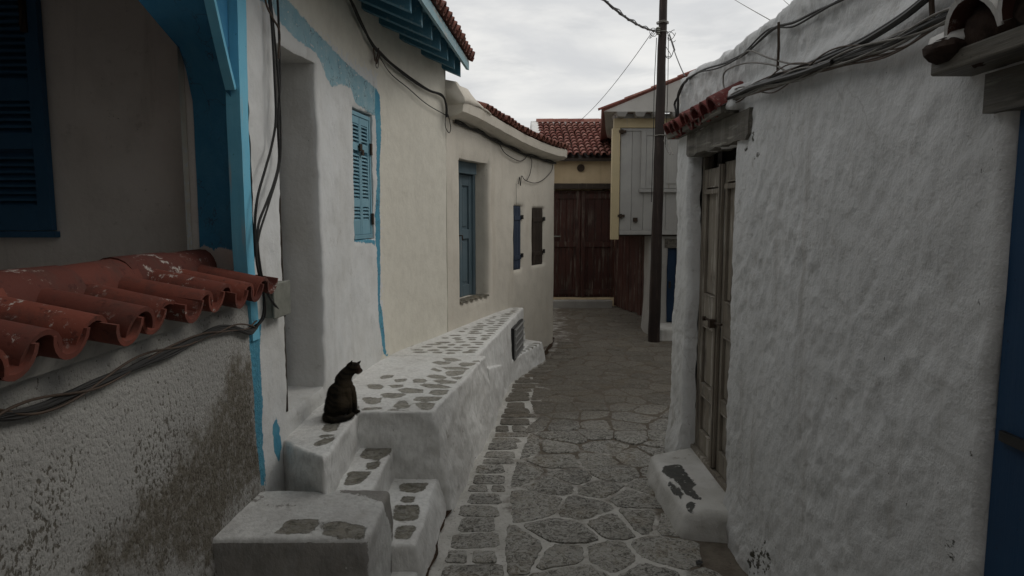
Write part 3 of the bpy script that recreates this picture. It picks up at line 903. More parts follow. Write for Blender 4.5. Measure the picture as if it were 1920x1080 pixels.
bat = [Vector((XO+.004, a, b)) for a, b in vo if b > 2.25]
mb2 = []
for i, p in enumerate(bat):
    q = bat[min(i+1, len(bat)-1)]-bat[max(i-1, 0)]; q.normalize(); nn = Vector((0, -q.z, q.y))
    if nn.z < 0: nn = -nn
    mb2.append((p, nn))
vs, fs = [], []
for p, nn in mb2:
    vs += [p-nn*.004+Vector((-.02, 0, 0)), p-nn*.004+Vector((.022, 0, 0)), p+nn*.017+Vector((.022, 0, 0)), p+nn*.017+Vector((-.02, 0, 0))]
for i in range(len(mb2)-1):
    for k in range(4):
        k2 = (k+1) % 4; fs.append((i*4+k, i*4+k2, i*4+4+k2, i*4+4+k))
mb.add(vs, fs); mb.build('arch_batten', M_lblue, PH)
# tiled parapet
mb = MB(); rt = random.Random(3)
def tone(): return rt.random()
yy = 3.05; k = 0
while yy > .2:
    dz = rt.uniform(-.010, .008); dx = rt.uniform(-.022, .018)
    lump_(mb, (-1.175+dx, yy, 1.412+dz), (.03, .050, .042), 1, 9, k*.7)
    mb.tile((-1.47, yy+rt.uniform(-.012, .012), 1.475+dz), (-1.125+dx, yy-rt.uniform(-.016, .016), 1.395+dz), .07, .078, th=.014, tone=tone(), n=11)
    mb.tile((-1.44, yy-.105, 1.50), (-1.10+dx, yy-.105, 1.445+dz), .07, .072, th=.014, tone=tone(), sag=-1, n=11)
    yy -= .205; k += 1
mb.tile((-1.44, 3.155, 1.50), (-1.11, 3.155, 1.445), .065, .07, th=.014, tone=.4, sag=-1, n=11)
yy = 3.20; k = 0
while yy > .2:
    mb.tile((-1.475+rt.uniform(-.008, .008), yy-.36, 1.492+.012*(k % 2)), (-1.475, yy+.02, 1.488), .088, .098, th=.014, tone=tone(), n=11)
    yy -= .34; k += 1
mb.build('parapet_tiles', [M_tile, M_plug], PH, smooth=True, wob=.006)
mb = MB()
for i in range(60):
    y_ = .3+i*.048; mb.hexa([(-1.52, y_, 1.33), (-1.235, y_, 1.33), (-1.235, y_+.049, 1.33), (-1.52, y_+.049, 1.33), (-1.52, y_, 1.47), (-1.215+.02*nz(y_, 0, 0, 12), y_, 1.385), (-1.215+.02*nz(y_+.048, 0, 0, 12), y_+.049, 1.385), (-1.52, y_+.049, 1.47)], 0, .5)
mb.build('mortar_bed', M_conc, PH)
# shutter on the end wall
SH = (Vector((-2.285-.62, 3.447, 1.665)), Vector((1, 0, 0)), Vector((0, -1, 0)))
for side in (0, 1):
    mb = MB(); fr = (SH[0]+Vector((-.63 if side == 0 else 0, 0, 0)), SH[1], SH[2]); w = .62; h = 1.32
    mb.fbox(fr, 0, .05, 0, h, .005, .045); mb.fbox(fr, w-.065, w, 0, h, .005, .045)
    rails = [(0, .115), (.40, .47), (.63, .73), (h-.09, h)]
    for a, b in rails: mb.fbox(fr, .05, w-.065, a, b, .006, .044)
    for (a, b) in ((.115, .40), (.47, .63), (.73, h-.09)):
        z = a+.008
        while z < b-.01:
            mb.fbox(fr, .05, w-.065, z+.012, z+.024, .010, .040, tilt=.024); z += .034
    mb.fbox(fr, .04, w-.05, 0.02, h-.02, .001, .005)
    o = mb.build('shutter', M_dblue, PH, bevel=.002)
    if side:
        m2 = MB(); m2.fbox(fr, w-.075, w-.045, .95, 1.16, .045, .058); m2.tube([fr[0]+Vector((w-.07, -.06, 1.12)), fr[0]+Vector((w-.045, -.075, 1.05)), fr[0]+Vector((w-.07, -.062, .98))], .007)
        m2.build('latch', M_rust, o)
mb = MB(); fr = (SH[0]+Vector((-.7, 0, 0)), SH[1], SH[2])
mb.fbox(fr, 0, 1.33, -.035, -.004, .0, .04); mb.build('shutter_sill', M_dblue, PH)

# ================================================================== LEFT: TALL HOUSE
TH = thing('village_house', 'tall white house with a faded blue painted band, a deep doorway and teal eaves', 'house', (-1.3, 4.8, 0))
sE = LP.s_at_y(6.44)
d0 = (LP.hit(527, 300)[0]+LP.hit(538, 700)[0])/2; d1 = (LP.hit(594, 180)[0]+LP.hit(610, 690)[0])/2
w0 = LP.hit(664, 320)[0]; w1 = LP.hit(701, 320)[0]
sStr = LP.hit(712, 420)[0]
band = Mask([szpoly([(470, -35), (540, 0), (590, 55), (630, 98), (670, 138), (706, 168), (712, 182), (710, 215), (700, 217), (682, 205), (665, 192), (658, 166), (640, 157), (624, 162), (614, 146), (606, 122), (595, 100), (560, 75), (525, 40), (510, 10), (490, 2), (462, -25)])])
stripe = Mask([szpoly([(702, 163), (712, 178), (714, 250), (712, 330), (713, 400), (712, 560), (718, 620), (722, 655), (729, 672), (719, 664), (709, 610), (706, 500), (705, 400), (706, 290), (703, 230)]),
               szpoly([(514, 800), (521, 782), (527, 800), (528, 838), (523, 874), (516, 850)]), szpoly(low_stripe), szpoly([(664, 446), (704, 449), (703, 458), (664, 452)])])
def cream(s, z):
    b = -.2
    b = max(b, min(.2, (s-sStr)))
    b = max(b, min(.2, (z-2.78)))
    return b
def d_house(s, z):
    a = .011*nz(s, z, 0, 1.7, 11)+.006*nz(s, z, 0, 5, 12)
    if s < sStr: a += .006*nz(s*1.3, z, 0, 13, 13)+.003*nz(s, z, 0, 27, 14)
    k = sst(sStr, sStr+.5, s); b = .010*nz(s, z, 0, 1.5, 21)+.004*nz(s, z, 0, 5, 22)
    return a*(1-k)+b*k
hw = wall('wall', LP, sC, sE, 0, 3.28, M_house, TH, openings=[(d0, d1, .70, 2.615, .26), (w0, w1, 1.56, 2.48, .07)], res=.028,
          disp=d_house, masks={'cream': cream, 'band': band, 'stripe': stripe}, thick=.3, r=.010, jit=.010, rt=.02)
mb = MB()
mb.hexa([(-.64, 6.44, 0), (-.61, 6.444, 0), (-.66, 6.52, 0), (-.75, 6.52, 0), (-.64, 6.44, 3.3), (-.61, 6.444, 3.3), (-.66, 6.52, 3.3), (-.75, 6.52, 3.3)])
mb.hexa([(-4.5, 6.5, 0), (-.66, 6.445, 0), (-.66, 6.53, 0), (-4.5, 6.6, 0), (-4.5, 6.5, 3.4), (-.66, 6.445, 3.3), (-.66, 6.53, 3.3), (-4.5, 6.6, 3.4)])
mb.hexa([(-4.6, 3.8, 0), (-4.4, 3.8, 0), (-4.4, 6.6, 0), (-4.6, 6.6, 0), (-4.6, 3.8, 3.4), (-4.4, 3.8, 3.4), (-4.4, 6.6, 3.4), (-4.6, 6.6, 3.4)])
mb.hexa([(-4.5, 3.5, 0), (-1.5, 3.5, 0), (-1.5, 3.76, 0), (-4.5, 3.76, 0), (-4.5, 3.5, .9), (-1.5, 3.5, .9), (-1.5, 3.76, .9), (-4.5, 3.76, .9)])
o = mb.build('rear_walls', M_cott, TH)
# doorway leaf and frame
fr, L = frame(LP, d0, d1, .70, -.25)
mb = MB(); mb.fbox(fr, .03, L-.03, .0, 1.9, -.02, .02)
for k in range(4): mb.fbox(fr, .05+k*(L-.1)/4, .05+(k+.9)*(L-.1)/4, .05, 1.84, .02, .03)
dl = mb.build('door', M_oldwood, TH, bevel=.003)
mb = MB(); q = fr[0]+fr[1]*.08+fr[2]*.05+Vector((0, 0, .95)); mb.tube([q, q+fr[2]*.03, q+fr[1]*.06+fr[2]*.03], .008); mb.build('handle', M_rust, dl)
mb = MB()
pts = [LP.pt(d0+.004+.006*nz(z_, 0, 0, 4), z_, -.016) for z_ in [.70+i*.07 for i in range(27)]]
mb.tube(pts, [.009+.004*nz(i, 0, 0, .9) for i in range(27)], 6)
mb.build('door_frame', M_brown, TH)
# window shutters
fr, L = frame(LP, w0, w1, 1.565, -.055)
WF = MB(); WF.fbox(fr, 0.004, .03, 0, .90, -.02, .035); WF.fbox(fr, L-.03, L-.004, 0, .90, -.02, .035); WF.fbox(fr, .03, L-.03, .872, .90, -.02, .034); WF.fbox(fr, .03, L-.03, 0, .03, -.02, .04)
wf = WF.build('window', M_bshut, TH, bevel=.002)
lw = (L-.064)/2
for s in (0, 1):
    f2 = (fr[0]+fr[1]*(.031+s*(lw+.002)), fr[1], fr[2]); mb = MB(); h = .838; zb = .032
    mb.fbox(f2, 0, .028, zb, zb+h, -.005, .028); mb.fbox(f2, lw-.028, lw, zb, zb+h, -.005, .028)
    RL = [(zb, zb+.10), (zb+.20, zb+.25), (zb+.60, zb+.645), (zb+h-.05, zb+h)]
    for a, b in RL: mb.fbox(f2, .028, lw-.028, a, b, -.004, .027)
    for a, b in ((zb+.10, zb+.20), (zb+.25, zb+.60), (zb+.645, zb+h-.05)):
        z = a+.004
        while z < b-.008:
            mb.fbox(f2, .026, lw-.026, z+.012, z+.020, -.003, .026, tilt=.018); z += .026
    mb.fbox(f2, .01, lw-.01, zb+.01, zb+h-.01, -.012, -.006)
    sh = mb.build('shutter', M_bshut, wf, bevel=.0015)
for z in (.10, .62):
    m2 = MB(); m2.fbox(fr, L-.035, L+.002, z, z+.085, .036, .048); m2.build('hinge', M_rust, wf)
m2 = MB(); m2.fbox(fr, L/2-.05, L/2-.004, .63, .68, .036, .046); m2.fbox(fr, L/2-.02, L/2+.02, .60, .64, .040, .05); m2.build('latch', M_rust, wf)
# eaves
E = [(-.70, 2.55), (-.56, 4.52), (-.405, 6.50)]
def ex(y):
    for (a, b), (c, d) in zip(E, E[1:]):
        if y <= d or (c, d) == E[-1]: return a+(c-a)*(y-b)/(d-b)
EZ = 3.08
RO = MB()
SL = .42   # roof slope
for k in range(16):
    ya, yb = 2.55+k*(3.98/16), 2.55+(k+1)*(3.98/16)
    xa, xb = ex(ya), ex(yb)
    def c4(x_, y_, dz): return (x_, y_, EZ+dz+(ex(y_)-x_)*SL)
    RO.hexa([c4(-4., ya, .045), c4(xa, ya, .045), c4(xb, yb, .045), c4(-4., yb, .045), c4(-4., ya, .075), c4(xa, ya, .075), c4(xb, yb, .075), c4(-4., yb, .075)], 1)
ro = RO.build('roof', [M_tile_old, M_teal], TH)
mb = MB()
yy = 2.6
while yy < 6.5:
    tn = rt.random()
    for c in range(3):
        xo = ex(yy)+.045-c*.40; xi = xo-.44
        za = EZ+.10+(ex(yy)-xi)*SL; zb_ = EZ+.10+(ex(yy)-xo)*SL
        mb.tile((xi, yy, za+.0), (xo+rt.uniform(-.008, .008), yy, zb_+.012*(1 if c else 1)), .048, .056, th=.011, tone=rt.random(), n=8)
        if c == 0: mb.tile((xi, yy+.0625, za+.03), (xo+.01, yy+.0625, zb_+.035), .045, .05, th=.011, tone=rt.random(), n=7, sag=-1)
    yy += .125
mb.build('roof_tiles', M_tile_old, ro, smooth=True, wob=.006)
mb = MB()
vs, fs = [], []
for k in range(9):
    y_ = 2.55+k*3.97/8; x_ = ex(y_)
    vs += [(x_-.022, y_, EZ-.005), (x_+.004, y_, EZ-.01), (x_+.006, y_, EZ+.07), (x_-.022, y_, EZ+.075)]
for i in range(8):
    for k in range(4):
        k2 = (k+1) % 4; fs.append((i*4+k, i*4+k2, i*4+4+k2, i*4+4+k))
fs += [(3, 2, 1, 0), tuple(32+k for k in range(4))]
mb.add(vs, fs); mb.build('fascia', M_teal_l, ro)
yy = 6.42
while yy > 2.7:
    mb = MB(); xo = ex(yy)-.06; xi = -1.75 if yy < 5.5 else -1.2
    def rz(x_, dz): return EZ+dz+(ex(yy)-x_)*SL
    h_ = .155
    mb.hexa([(xi, yy-.035, rz(xi, .043-h_)), (xo, yy-.035, rz(xo, .043-h_)), (xo, yy+.035, rz(xo, .043-h_)), (xi, yy+.035, rz(xi, .043-h_)),
             (xi, yy-.035, rz(xi, .043)), (xo, yy-.035, rz(xo, .043)), (xo, yy+.035, rz(xo, .043)), (xi, yy+.035, rz(xi, .043))])
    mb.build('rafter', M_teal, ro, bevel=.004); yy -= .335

# ================================================================== LEFT: LOW COTTAGE
CT = thing('cottage', 'low cream limewashed cottage with a slate blue door and two small shuttered windows', 'house', (.0, 7.8, 0))
sF = LP.L
LPC = Path([tuple(p) for p in LP.p]+[(.555, 9.13), (.56, 9.2), (.53, 9.28), (.40, 9.42), (-.6, 10.3), (-2.2, 11.6)], 1, smooth=False)
c0 = LP.hit(863, 430)[0]; c1 = LP.hit(917, 430)[0]
q0 = LP.hit(964, 445)[0]; q1 = LP.hit(978, 445)[0]; q2 = LP.hit(999, 445)[0]; q3 = LP.hit(1019, 445)[0]
l0, l1 = LP.hit(857, 290)[0], LP.hit(921, 300)[0]
def ze(s): return 2.66-.2*sst(0, 1, max(0, (s-sE)/(sF-sE)))if s < sF else 2.46
def d_cot(s, z):
    a = .010*nz(s, z, 0, 1.5, 21)+.004*nz(s, z, 0, 5, 22)
    if l0 < s < l1 and 2.28 < z < 2.43: a += .009
    return a
cw = wall('wall', LPC, sE+.0005, LPC.L, 0, 2.5, M_cott, CT, openings=[(c0, c1, .86, 2.285, .20), (q0, q1, 1.08, 1.84, .03), (q2, q3, 1.10, 1.815, .03)], res=.04, disp=d_cot, top=lambda s: ze(s)-2.48+.08, thick=.35, r=.02)
mb = MB()
mb.hexa([(-4.4, 6.62, 0), (-1.1, 6.62, 0), (-1.1, 6.7, 0), (-4.4, 6.7, 0), (-4.4, 6.62, 2.5), (-1.1, 6.62, 2.5), (-1.1, 6.7, 2.5), (-4.4, 6.7, 2.5)])
mb.hexa([(-4.5, 6.62, 0), (-4.3, 6.62, 0), (-4.3, 11.6, 0), (-4.5, 11.6, 0), (-4.5, 6.62, 2.6), (-4.3, 6.62, 2.6), (-4.3, 11.6, 2.6), (-4.5, 11.6, 2.6)])
mb.build('rear_walls', M_cott, CT)
# door
fr, L = frame(LP, c0, c1, .86, -.18)
mb = MB(); mb.fbox(fr, 0, .06, 0, 1.42, -.05, .02); mb.fbox(fr, L-.06, L, 0, 1.42, -.05, .02); mb.fbox(fr, .06, L-.06, 1.30, 1.42, -.05, .06)
df = mb.build('door_frame', M_gdoor, CT, bevel=.004)
lw = (L-.13)/2
for s in (0, 1):
    f2 = (fr[0]+fr[1]*(.063+s*(lw+.006)), fr[1], fr[2]); mb = MB()
    mb.fbox(f2, 0, .07, .01, 1.295, -.04, .0); mb.fbox(f2, lw-.07, lw, .01, 1.295, -.04, .0)
    for a, b in ((.01, .13), (.62, .72), (1.18, 1.295)): mb.fbox(f2, .07, lw-.07, a, b, -.04, -.001)
    mb.fbox(f2, .06, lw-.06, .1, 1.25, -.035, -.022)
    mb.fbox(f2, .10, lw-.10, .16, .59, -.022, -.012); mb.fbox(f2, .10, lw-.10, .75, 1.15, -.022, -.012)
    dd = mb.build('door', M_gdoor, CT, bevel=.004)
    if s == 0:
        m2 = MB(); q = f2[0]+f2[1]*(lw-.03)+Vector((0, 0, .66)); m2.tube([q, q+f2[2]*.045, q+f2[2]*.05-Vector((0, 0, .05))], .008); m2.build('handle', M_rust, dd)
mb = MB(); r5 = random.Random(8)
for k in range(6):
    t0, t1 = k/6, (k+.85)/6
    a, b, c, d = LP.pt(c0+(c1-c0)*t0+.01, 0, .01), LP.pt(c0+(c1-c0)*t1, 0, .01), LP.pt(c0+(c1-c0)*t1, 0, -.13), LP.pt(c0+(c1-c0)*t0, 0, -.13)
    stone_prism(mb, [a, b, c, d], .855, .872, .006, 0, 1, .4)
mb.build('door_sill', M_flagd, CT, smooth=True)
for (a, b, z0, z1, mt, nm) in ((q0, q1, 1.08, 1.84, M_navy, 'navy shuttered narrow window'), (q2, q3, 1.10, 1.815, M_brown, 'dark brown shuttered window')):
    fr, L = frame(LP, a, b, z0, -.028); mb = MB(); h = z1-z0
    mb.fbox(fr, .003, L-.003, .0, h, -.02, .012)
    for k in range(3): mb.fbox(fr, .012+k*(L-.02)/3, .006+(k+1)*(L-.02)/3, .02, h-.02, .012, .02)
    mb.fbox(fr, .01, L-.01, .12, .17, .02, .03); mb.fbox(fr, .01, L-.01, h-.17, h-.12, .02, .03)
    w_ = mb.build('window', mt, CT, bevel=.003); w_['label'] = nm
    for za_ in (.14, h-.16):
        m2 = MB(); m2.fbox(fr, L-.03, L+.025, za_, za_+.05, .03, .042); m2.build('hinge', M_black, w_)
# cornice, roof and tiles
def sweep(name, path, s0, s1, prof, mat, parent, n=60, wob=.006):
    vs, fs = [], []; m_ = len(prof(s0))
    for i in range(n+1):
        s = s0+(s1-s0)*i/n
        for (o_, z_) in prof(s):
            p = path.pt(s, z_, o_); w = Vector((nz(p.x, p.y, p.z, 6, 1), nz(p.x, p.y, p.z, 6, 2), nz(p.x, p.y, p.z, 5, 3)))*wob
            vs.append(p+w)
    for i in range(n):
        for k in range(m_):
            k2 = (k+1) % m_; fs.append((i*m_+k, (i+1)*m_+k, (i+1)*m_+k2, i*m_+k2))
    fs.append(tuple(range(m_))); fs.append(tuple(n*m_+k for k in range(m_-1, -1, -1)))
    me = bpy.data.meshes.new(name); me.from_pydata([tuple(p) for p in vs], [], fs); me.update()
    bm = bmesh.new(); bm.from_mesh(me); bmesh.ops.recalc_face_normals(bm, faces=bm.faces); bm.to_mesh(me); bm.free()
    o = link(name, me, mat, parent, True); me.set_sharp_from_angle(angle=R(45)); return o
sEnd = LPC.L-.1
cor = sweep('cornice', LPC, sE+.02, sEnd, lambda s: [(-.30, ze(s)-.03), (.01, ze(s)-.03), (.14, ze(s)+.005), (.165, ze(s)+.02), (.175, ze(s)+.105), (.16, ze(s)+.118), (-.3, ze(s)+.2)], M_cott, CT, 120)
sT = sE+.55
mb = MB(); s = sT
s1w = LP.s_at_y(8.55)
while s < sEnd-.05:
    p = LPC.pos(s); n2 = LPC.nrm(s); n3 = Vector((n2.x, n2.y, 0)); z = ze(s)+.135
    P = Vector((p.x, p.y, 0))
    for c in range(2):
        a = P+n3*(.19-c*.33-.38)+Vector((0, 0, z+.12+c*.10)); b = P+n3*(.195-c*.33+rt.uniform(-.01, .01))+Vector((0, 0, z+c*.11))
        mb.tile(a, b, .045, .052, th=.011, tone=rt.random(), n=8, mi=1 if (c == 1 and s > s1w) else 0)
        if c == 0:
            t2 = LPC.tan(s); T = Vector((t2.x, t2.y, 0))*.056
            mb.tile(a+T+Vector((0, 0, .02)), b+T+Vector((0, 0, .025)), .042, .047, th=.011, tone=rt.random(), n=7, sag=-1)
    s += .112
mb.build('roof_tiles', [M_tile_old, M_lime_tile], CT, smooth=True, wob=.008)
mcap = sweep('mortar_cap', LPC, sE+.006, sT+.14, lambda s: (lambda k: [(-.5, ze(s)+.1), (.10, ze(s)+.10), (.182, ze(s)+.11), (.175, ze(s)+.11+.05*k), (.09, ze(s)+.13+.15*k+.02*nz(s, 0, 0, 8)), (-.1, ze(s)+.16+.19*k), (-.5, ze(s)+.30+.12*k)])(1-.75*sst(sT-.35, sT+.12, s)), M_cott, CT, 40, .022)
mcap.data.set_sharp_from_angle(angle=R(170))
mb = MB()
poly = [LPC.pt(s, 0, -.08) for s in [sE+.1+i*(sEnd-sE-.2)/24 for i in range(25)]]
apex = Vector((-2.4, 8.6, 3.55))
vs = [(p.x, p.y, ze(sE+.1+i*(sEnd-sE-.2)/24)+.19) for i, p in enumerate(poly)]+[tuple(apex), (-4.3, 6.6, 2.6), (-4.3, 11.8, 2.6)]
fs = [(i, i+1, 25) for i in range(24)]+[(24, 27, 25), (27, 26, 25), (26, 0, 25)]
mb.add(vs, fs); mb.build('roof', M_tile_old, CT)

# ================================================================== RIGHT: LUMPY WHITE COTTAGE
RH = thing('stone_cottage', 'lumpy whitewashed flat-roofed cottage with a weathered grey double door under a maroon tiled canopy', 'house', (1.2, 2.5, 0))
ry = RP.s_at_y
e0, e1 = ry(3.62), ry(4.52); b0, b1 = ry(.62), ry(1.635)
def ridged(s, z, f, k): return 1-2*abs(nz(s, z, 0, f, k))
def d_right(s, z):
    a = .016*nz(s, z, 0, 1.4, 31)+.008*nz(s*1.2, z*.8, 0, 4.2, 32)
    m_ = .55+.9*max(0, nz(s, z, 0, 1.9, 39)+.25)
    a += m_*(.0045*ridged(s+z*.45, z*.75-s*.2, 9, 33)+.0070*nz(s+z*.35, z*.62, 0, 17, 34)+.0052*ridged(s*1.1+z*.3, z*.7, 24, 35)+.0026*nz(s, z, 0, 41, 36))
    a += sst(2.36, 2.46, z)*(.012*nz(s, z, 0, 7, 41)+.008*ridged(s, z, 13, 42))
    a -= .030*sst(2.33, 2.43, z)*(1 if s < e1+.3 else .3)
    a += .035*(1-sst(0, .35, z))*(.6+.6*nz(s, 0, 0, 2.5, 36))
    if s > e1: a += .03*(1-sst(0.05, .55, z))
    return a
moss = Mask([[RP.hit(u, v) for u, v in P] for P in (
    [(1418, 1079), (1410, 1045), (1425, 1020), (1440, 1012), (1452, 1040), (1450, 1079)], [(1822, 843), (1831, 846), (1832, 866), (1825, 868)], [(1406, 250), (1417, 248), (1418, 264), (1409, 266)],
    [(1414, 290), (1426, 284), (1425, 297), (1416, 298)], [(1776, 1003), (1786, 1012), (1789, 1036), (1780, 1050), (1773, 1030)], [(1398, 282), (1404, 279), (1402, 286)], [(1568, 742), (1572, 745), (1570, 760), (1566, 752)])])
rtop = lambda s: .03*nz(s, 0, 0, 1.6, 37)+.030*nz(s, 0, 0, 4.2, 38)+.016*nz(s, 0, 0, 11, 40)
wall('wall', RP, ry(-2.5), RP.L, 0, 2.67, M_right, RH, openings=[(e0, e1, .12, 2.12, .085), (b0, b1, .06, 2.03, .035)], res=.015,
     disp=d_right, masks={'moss': moss}, top=rtop, thick=.4, r=.03, rt=.045, jit=.014)
mb = MB()
mb.box((1.35, -2.5, 2.40), (4.6, 4.75, 2.52)); mb.box((4.5, -2.5, 0), (4.62, 4.98, 2.55)); mb.box((1.25, -2.62, 0), (4.6, -2.5, 2.6))
const_attr(mb.build('roof_slab', M_right, RH), moss=-.2)
# grey double door
fr, L = frame(RP, e0, e1, .165, -.082)
fr = (fr[0], fr[1], fr[2])
mb = MB()
mb.fbox(fr, 0.0, .03, 0, 1.95, -.06, .004); mb.fbox(fr, L-.03, L, 0, 1.95, -.06, .004); mb.fbox(fr, -.02, L+.02, -.04, .02, -.06, .03)
df = mb.build('door_frame', M_oldwood, RH, bevel=.004)
mb = MB(); mb.fbox(fr, -.1, L+.1, -.1, 2.0, -.16, -.12); mb.build('door_backing', M_void, RH)
lw = (L-.066)/2
for s in (0, 1):
    f2 = (fr[0]+fr[1]*(.031+s*(lw+.004)), fr[1], fr[2]); mb = MB(); H_ = 1.885-.02*s
    mb.fbox(f2, 0, .07, .022, H_, -.045, .0, tone=.2); mb.fbox(f2, lw-.07, lw, .022, H_, -.045, .0, tone=.5)
    for a, b in ((.022, .15), (.40, .47), (.86, 1.06), (H_-.11, H_)): mb.fbox(f2, .07, lw-.07, a, b, -.045, -.001)
    mb.fbox(f2, .06, lw-.06, .1, H_-.05, -.040, -.026)
    for a, b in ((.15, .40), (.47, .86), (1.06, H_-.11)):
        mb.fbox(f2, .085, lw-.085, a+.018, b-.018, -.026, -.012, tone=.1)
        mb.fbox(f2, .07, .08, a, b, -.03, .006); mb.fbox(f2, lw-.08, lw-.07, a, b, -.03, .006); mb.fbox(f2, .08, lw-.08, b-.01, b, -.03, .006); mb.fbox(f2, .08, lw-.08, a, a+.01, -.03, .006)
    mb.fbox(f2, .05, lw-.05, H_-.16, H_-.13, .0, .016)
    if s == 1:
        mb.fbox(f2, -.024, .024, .03, H_+.01, .001, .022, tone=.6); mb.fbox(f2, -.010, .010, .03, H_+.01, .022, .032)
    dd = mb.build('door', M_oldwood, RH, bevel=.004)
m2 = MB()
q = fr[0]+fr[1]*(L/2)+Vector((0, 0, .93))+fr[2]*.035
m2.tube([q-fr[1]*.15+Vector((0, 0, .012)), q-fr[1]*.05, q+fr[1]*.05, q+fr[1]*.17], .008); m2.fbox((q, fr[1], fr[2]), -.022, .022, -.03, .02, -.005, .03)
m2.tube([q+fr[1]*.17, q+fr[1]*.17+fr[2]*.02], .014)
m2.build('door_bolt', M_rust, dd)
# lintel and tiled canopy above the grey door
s_l0, s_l1 = ry(3.38), ry(4.56)
mb = MB(); vs, fs = [], []
NL = 26
for i in range(NL+1):
    s = s_l0+(s_l1-s_l0)*i/NL; zt = 2.262+.006*nz(s, 0, 0, 5, 2); zb = 2.118+.016*nz(s, 0, 0, 9, 3)+(.02 if i in (0, NL) else 0)
    o = .024+.014*nz(s, 3, 0, 9, 1)
    vs += [RP.pt(s, zb, -.10), RP.pt(s, zb, o), RP.pt(s, (zb+zt)/2, o+.006*nz(s, 1, 0, 11, 5)), RP.pt(s, zt, o-.004), RP.pt(s, zt, -.10)]
for i in range(NL):
    for k in range(5):
        k2 = (k+1) % 5; fs.append((i*5+k, i*5+k2, i*5+5+k2, i*5+5+k))
fs += [(4, 3, 2, 1, 0), tuple(NL*5+k for k in range(5))]
mb.add(vs, fs); mb.build('lintel', M_lintel, RH)
CN = None
mb = MB(); y_ = 3.66; k = 0
while y_ < 4.86:
    dz = rt.uniform(-.008, .008)
    a = Vector((1.23, y_, 2.385+dz)); b = Vector((1.055+rt.uniform(-.012, .012), y_+rt.uniform(-.01, .01), 2.285+dz))
    mb.tile(a, b, .062, .072, th=.014, tone=rt.random(), n=10)
    mb.tile(a+Vector((0, .075, .02)), b+Vector((.01, .075, .022)), .06, .062, th=.014, tone=rt.random(), n=8, sag=-1)
    y_ += .15; k += 1
can = mb.build('canopy', M_tile_can, RH, smooth=True, wob=.008)
mb = MB()
mb.hexa([(1.08, 3.60, 2.265), (1.24, 3.60, 2.265), (1.24, 4.86, 2.265), (1.09, 4.88, 2.265), (1.075, 3.60, 2.30), (1.24, 3.60, 2.37), (1.24, 4.86, 2.37), (1.08, 4.88, 2.30)])
mb.build('canopy_board', M_lintel, can, bevel=.004)
lump = soft_block('mortar_lump', [(1.09, 3.50), (1.22, 3.50), (1.22, 3.70), (1.09, 3.70)], [(1.12, 3.52), (1.22, 3.50), (1.22, 3.72), (1.10, 3.70)], 2.275, [2.38, 2.42, 2.42, 2.40], M_right, can, r=.03, res=.02, amp=.012, freq=12); const_attr(lump, moss=-.2)
# far right blue door, lintel, board and limed canopy
fr, L = frame(RP, b0, b1, .06, -.03)
mb = MB(); mb.fbox(fr, 0, L, 0, 1.96, -.05, -.004)
for k in range(5): mb.fbox(fr, .004+k*L/5, (k+1)*L/5-.004, .01, 1.955, -.004, .012)
bd = mb.build('door', M_bdoor, RH, bevel=.003); bd['label'] = 'royal blue plank door at the right edge'
m2 = MB(); m2.fbox(fr, L-.12, L-.035, 1.145, 1.17, .012, .024)
m2.build('latch', M_black, bd)
mb = MB(); vs, fs = [], []
for i in range(17):
    s = ry(.5)+(ry(1.70)-ry(.5))*i/16; zb = 1.985+.01*nz(s, 0, 0, 5, 3); zt = 2.085; o = .02+.008*nz(s, 0, 0, 6, 5)
    vs += [RP.pt(s, zb, -.1), RP.pt(s, zb, o), RP.pt(s, zt, o), RP.pt(s, zt, -.1)]
for i in range(16):
    for k in range(4):
        k2 = (k+1) % 4; fs.append((i*4+k, i*4+k2, i*4+4+k2, i*4+4+k))
fs += [(3, 2, 1, 0), tuple(64+k for k in range(4))]
mb.add(vs, fs); ll = mb.build('lintel', M_lintel, RH)
mb = MB(); mb.hexa([(1.055, .4, 2.096), (1.25, .4, 2.096), (1.25, 1.79, 2.096), (1.065, 1.79, 2.096), (1.055, .4, 2.142), (1.25, .4, 2.142), (1.25, 1.79, 2.142), (1.065, 1.79, 2.142)])
o = mb.build('canopy_board', M_lintel, RH, bevel=.006)
mb = MB(); y_ = 1.63; k = 0
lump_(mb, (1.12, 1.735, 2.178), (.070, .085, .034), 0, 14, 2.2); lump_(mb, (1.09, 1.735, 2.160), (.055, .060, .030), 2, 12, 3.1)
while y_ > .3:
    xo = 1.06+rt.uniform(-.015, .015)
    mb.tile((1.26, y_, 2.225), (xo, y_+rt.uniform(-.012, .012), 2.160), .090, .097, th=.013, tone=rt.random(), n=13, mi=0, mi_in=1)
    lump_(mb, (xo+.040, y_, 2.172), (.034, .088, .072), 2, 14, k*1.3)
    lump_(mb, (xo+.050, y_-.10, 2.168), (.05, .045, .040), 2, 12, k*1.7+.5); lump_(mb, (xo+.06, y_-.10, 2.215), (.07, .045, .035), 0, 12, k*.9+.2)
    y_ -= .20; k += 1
o2 = mb.build('canopy', [M_lime_tile, M_tile_dark, M_dark_mortar], RH, smooth=True, wob=.016); o2['label'] = 'limed tile canopy over the blue door'
for p_ in o2.data.polygons: pass

